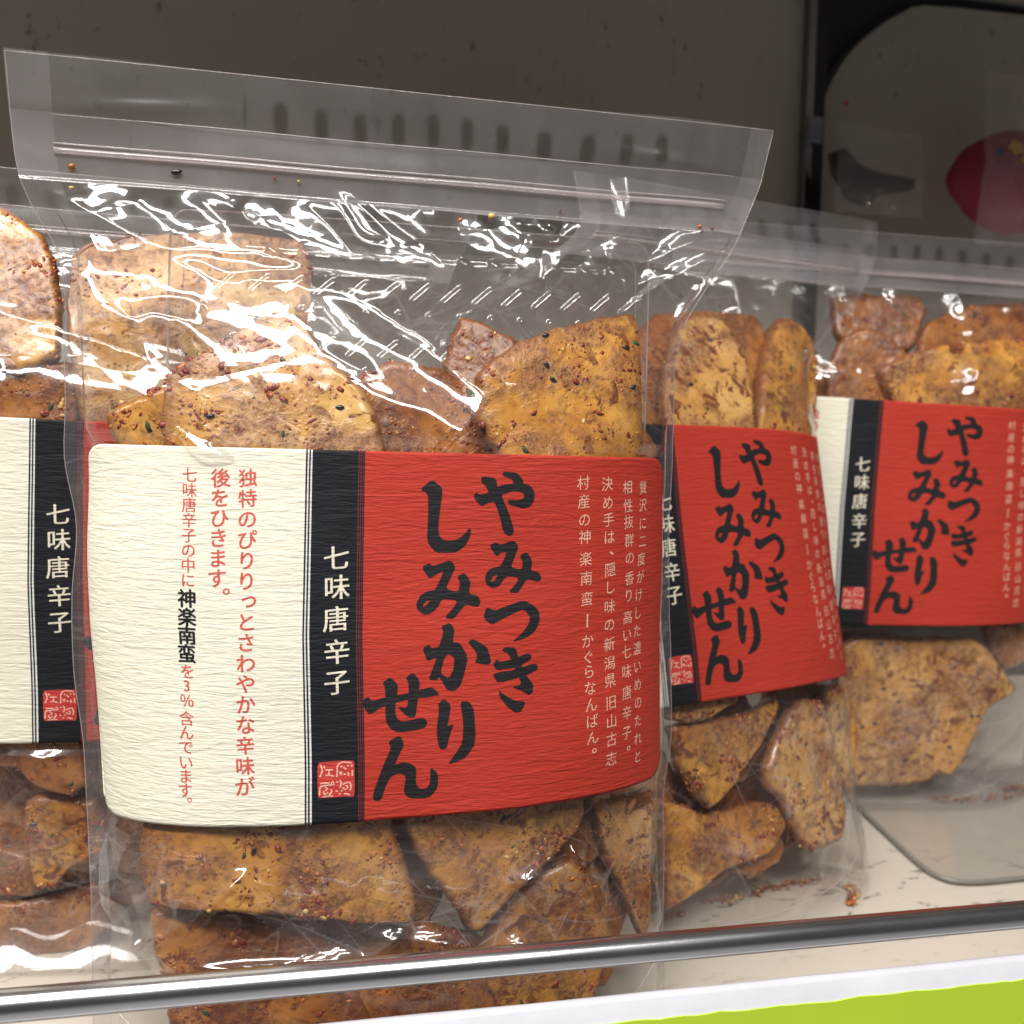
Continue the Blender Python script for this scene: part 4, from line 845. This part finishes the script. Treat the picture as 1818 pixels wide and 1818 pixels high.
def bits(pl,label):
    r=np.random.RandomState(len(pl)); VV=[];FF=[];MI=[]
    for k,(a,b,sz,m) in enumerate(pl):
        q=at_plane(np.array([float(a)]),np.array([float(b)]),[0,MY,0],np.array([0,1.,0]))[0]; VV.append(ico_blob(r)*sz+q+[0,-.0013,0]); FF.append(ICF+12*k); MI+=[m]*20
    c=np.concatenate(VV); c0=c.mean(0); o=mobj('chili_crumbs',c-c0,np.concatenate(FF),CH,mi=MI); o.location=c0; tag(o,label,'crumbs',kind='stuff')
bits([(127,297,.0009,1),(127,335,.0008,2),(1240,403,.0007,1),(1243,413,.0007,0),(1262,407,.0006,0),(487,318,.0004,0),(530,324,.0005,2),(993,375,.0004,0),(865,338,.0003,0),(870,385,.0012,2),(815,392,.0008,1)],'scattered chili specks clinging inside the zip band of the front pouch')
# ---------- clear tray inside the front pouch ----------
xa,za=at_plane(np.array([300.]),np.array([400.]),[0,MY+.008,0],np.array([0,1.,0]))[0][[0,2]]; xb=at_plane(np.array([1148.]),np.array([600.]),[0,MY+.008,0],np.array([0,1.,0]))[0][0]
zt_=at_plane(np.array([800.]),np.array([405.]),[0,MY+.008,0],np.array([0,1.,0]))[0][2]
xs=np.linspace(xa,xb,380); zs=np.linspace(.12,zt_,260); X,Z=np.meshgrid(xs,zs); H=np.zeros_like(X)
px_=.0100
for ci,cxx in enumerate(np.arange(xa+.012,xb-.010,px_)):
    for ri,czz in enumerate(np.arange(.125,zt_-.010,px_*.92)):
        c0=cxx+(px_/2 if ri%2 else 0); th=math.radians(42 if (ri)%2 else -48); dx=X-c0;dz=Z-czz
        m=(abs(dx)<.006)&(abs(dz)<.006); a=dx[m]*math.cos(th)+dz[m]*math.sin(th); d=-dx[m]*math.sin(th)+dz[m]*math.cos(th)
        q=np.maximum(abs(a)-.0032,0); rr_=np.sqrt(q*q+d*d)/.0013; H[m]+=.0019*np.exp(-rr_**4)
edge=np.minimum(np.minimum(X-xa,xb-X),zt_-Z); lip=np.clip(1-edge/.005,0,1)
H+=.0022*sstep(lip*1.0)-.0009*np.exp(-((edge-.0095)/.0012)**2)+.0007*vnoise(np.stack([X*60,Z*60,X*0],-1),8)
cr=(np.clip(.008-(X-xa),0,1)**2+np.clip(.008-(zt_-Z),0,1)**2)**.5>.008
tr=empty('snack_tray',Matrix.Translation((0,MY,0)),'clear plastic tray with diamond embossing standing behind the crackers in the front pouch','tray')
V=np.stack([X,.009-H,Z],-1).reshape(-1,3); mobj('embossed_sheet',V,gridF(*X.shape),TRAYM,tr,attr={'haze':(.05*sstep(lip)).ravel()})
rimp=[(xa,.009,.12),(xa,.009,zt_-.006),(xa+.002,.009,zt_-.002),(xa+.006,.009,zt_),(xb-.006,.009,zt_),(xb-.002,.009,zt_-.002),(xb,.009,zt_-.006),(xb,.009,.12)]
tube('rim',smooth_pts([np.array(p)+[0,-.002,0] for p in rimp],2),.00035,ZIPM,tr,6)
tube('rim_fold',smooth_pts([np.array(p)*[1,1,1]+[(.004 if p[0]<0 else -.004),-.001,-.004] for p in rimp],2),.00016,ZIPM,tr,6)
# ---------- packages far behind on the right ----------
PK=mat_speck('pink_printed_wrapper',(.26,.014,.04),(.36,.04,.07),(.10,.006,.015)); YEL=mat_plain('yellow_print',(.70,.45,.04),.5); BLU=mat_plain('blue_print',(.02,.05,.2),.5)
pc=wpt(1797,318,.575); u=np.linspace(0,2*math.pi,60)[:-1]; v=np.linspace(.001,math.pi-.001,34)
V=np.array([(.041*math.sin(b)*math.cos(a),.018*math.sin(b)*math.sin(a),.029*math.cos(b)) for b in v for a in u]); V=V*(1+.13*fbm(V*40,2,4))[:,None]
n=len(u); Fc=np.array([(i*n+k,(i+1)*n+k,(i+1)*n+(k+1)%n,i*n+(k+1)%n) for i in range(33) for k in range(n)])
pp=empty('pink_packet',Matrix.Translation(pc),'blurred round pink packet with yellow marks in a clear wrapper at the upper right','packet')
mobj('wrapper_body',V,Fc,PK,pp)
def blotch(name,px,py,r_,mat):
    q=wpt(px,py,.575)-pc; a=np.linspace(0,2*math.pi,11)[:-1]; P_=[]
    for t_ in a:
        rr_=r_*(1 if int(round(t_/(2*math.pi/10)))%2 else .72); x,z=q[0]+rr_*math.cos(t_),q[2]+rr_*math.sin(t_)
        P_.append((x,-.0184*math.sqrt(max(1-(x/.041)**2-(z/.029)**2,0.02))-.0012,z))
    P2=[(x,y+.0015,z) for x,y,z in P_]; m=10
    mobj(name,P_+P2,[tuple(range(m))[::-1],tuple(range(m,2*m))]+[(i,(i+1)%m,m+(i+1)%m,m+i) for i in range(m)],mat,pp,smooth=False)
blotch('yellow_mark',1772,274,.0050,YEL); blotch('yellow_mark',1785,298,.0040,YEL); blotch('blue_mark',1746,280,.0022,BLU); blotch('yellow_mark',1806,262,.003,YEL)
def film_sheet(x0,x1,z0,z1,y,parent,sd,M0):
    X,Z=np.meshgrid(np.linspace(x0,x1,90),np.linspace(z0,z1,70)); q=np.stack([X*50,Z*50,X*0+sd],-1)
    Y=y+.0030*vnoise(q,sd)+.002*(1-abs(fbm(q*2,2,sd))); 
    mobj('clear_wrapper',np.stack([X,Y,Z],-1).reshape(-1,3),gridF(*X.shape),FILM_B,parent,attr={'haze':np.full(X.size,.14)})
film_sheet(-.040,.06,-.045,.052,-.026,pp,3,pc)
bc=wpt(1550,320,.585); bp2=empty('brown_snack',Matrix.Translation(bc),'blurred dark brown snack in clear film beside the metal post','snack packet')
pl=[(1482,268),(1500,262),(1510,285),(1560,305),(1625,318),(1625,335),(1560,345),(1545,362),(1515,350),(1500,325),(1486,300)]
Q=np.array([wpt(a,b,.585)-bc for a,b in pl]); n=len(Q); V=np.concatenate([Q,Q+[0,.008,0],(Q.mean(0)+[0,-.004,0])[None]]); Fc=[(i,(i+1)%n,2*n) for i in range(n)]+[(i,n+i,n+(i+1)%n,(i+1)%n) for i in range(n)]+[tuple(range(n,2*n))]
mobj('brown_body',V,Fc,mat_plain('dark_brown_snack',(.05,.028,.018),.5),bp2,smooth=True)
film_sheet(-.030,.026,-.022,.026,-.012,bp2,6,bc)
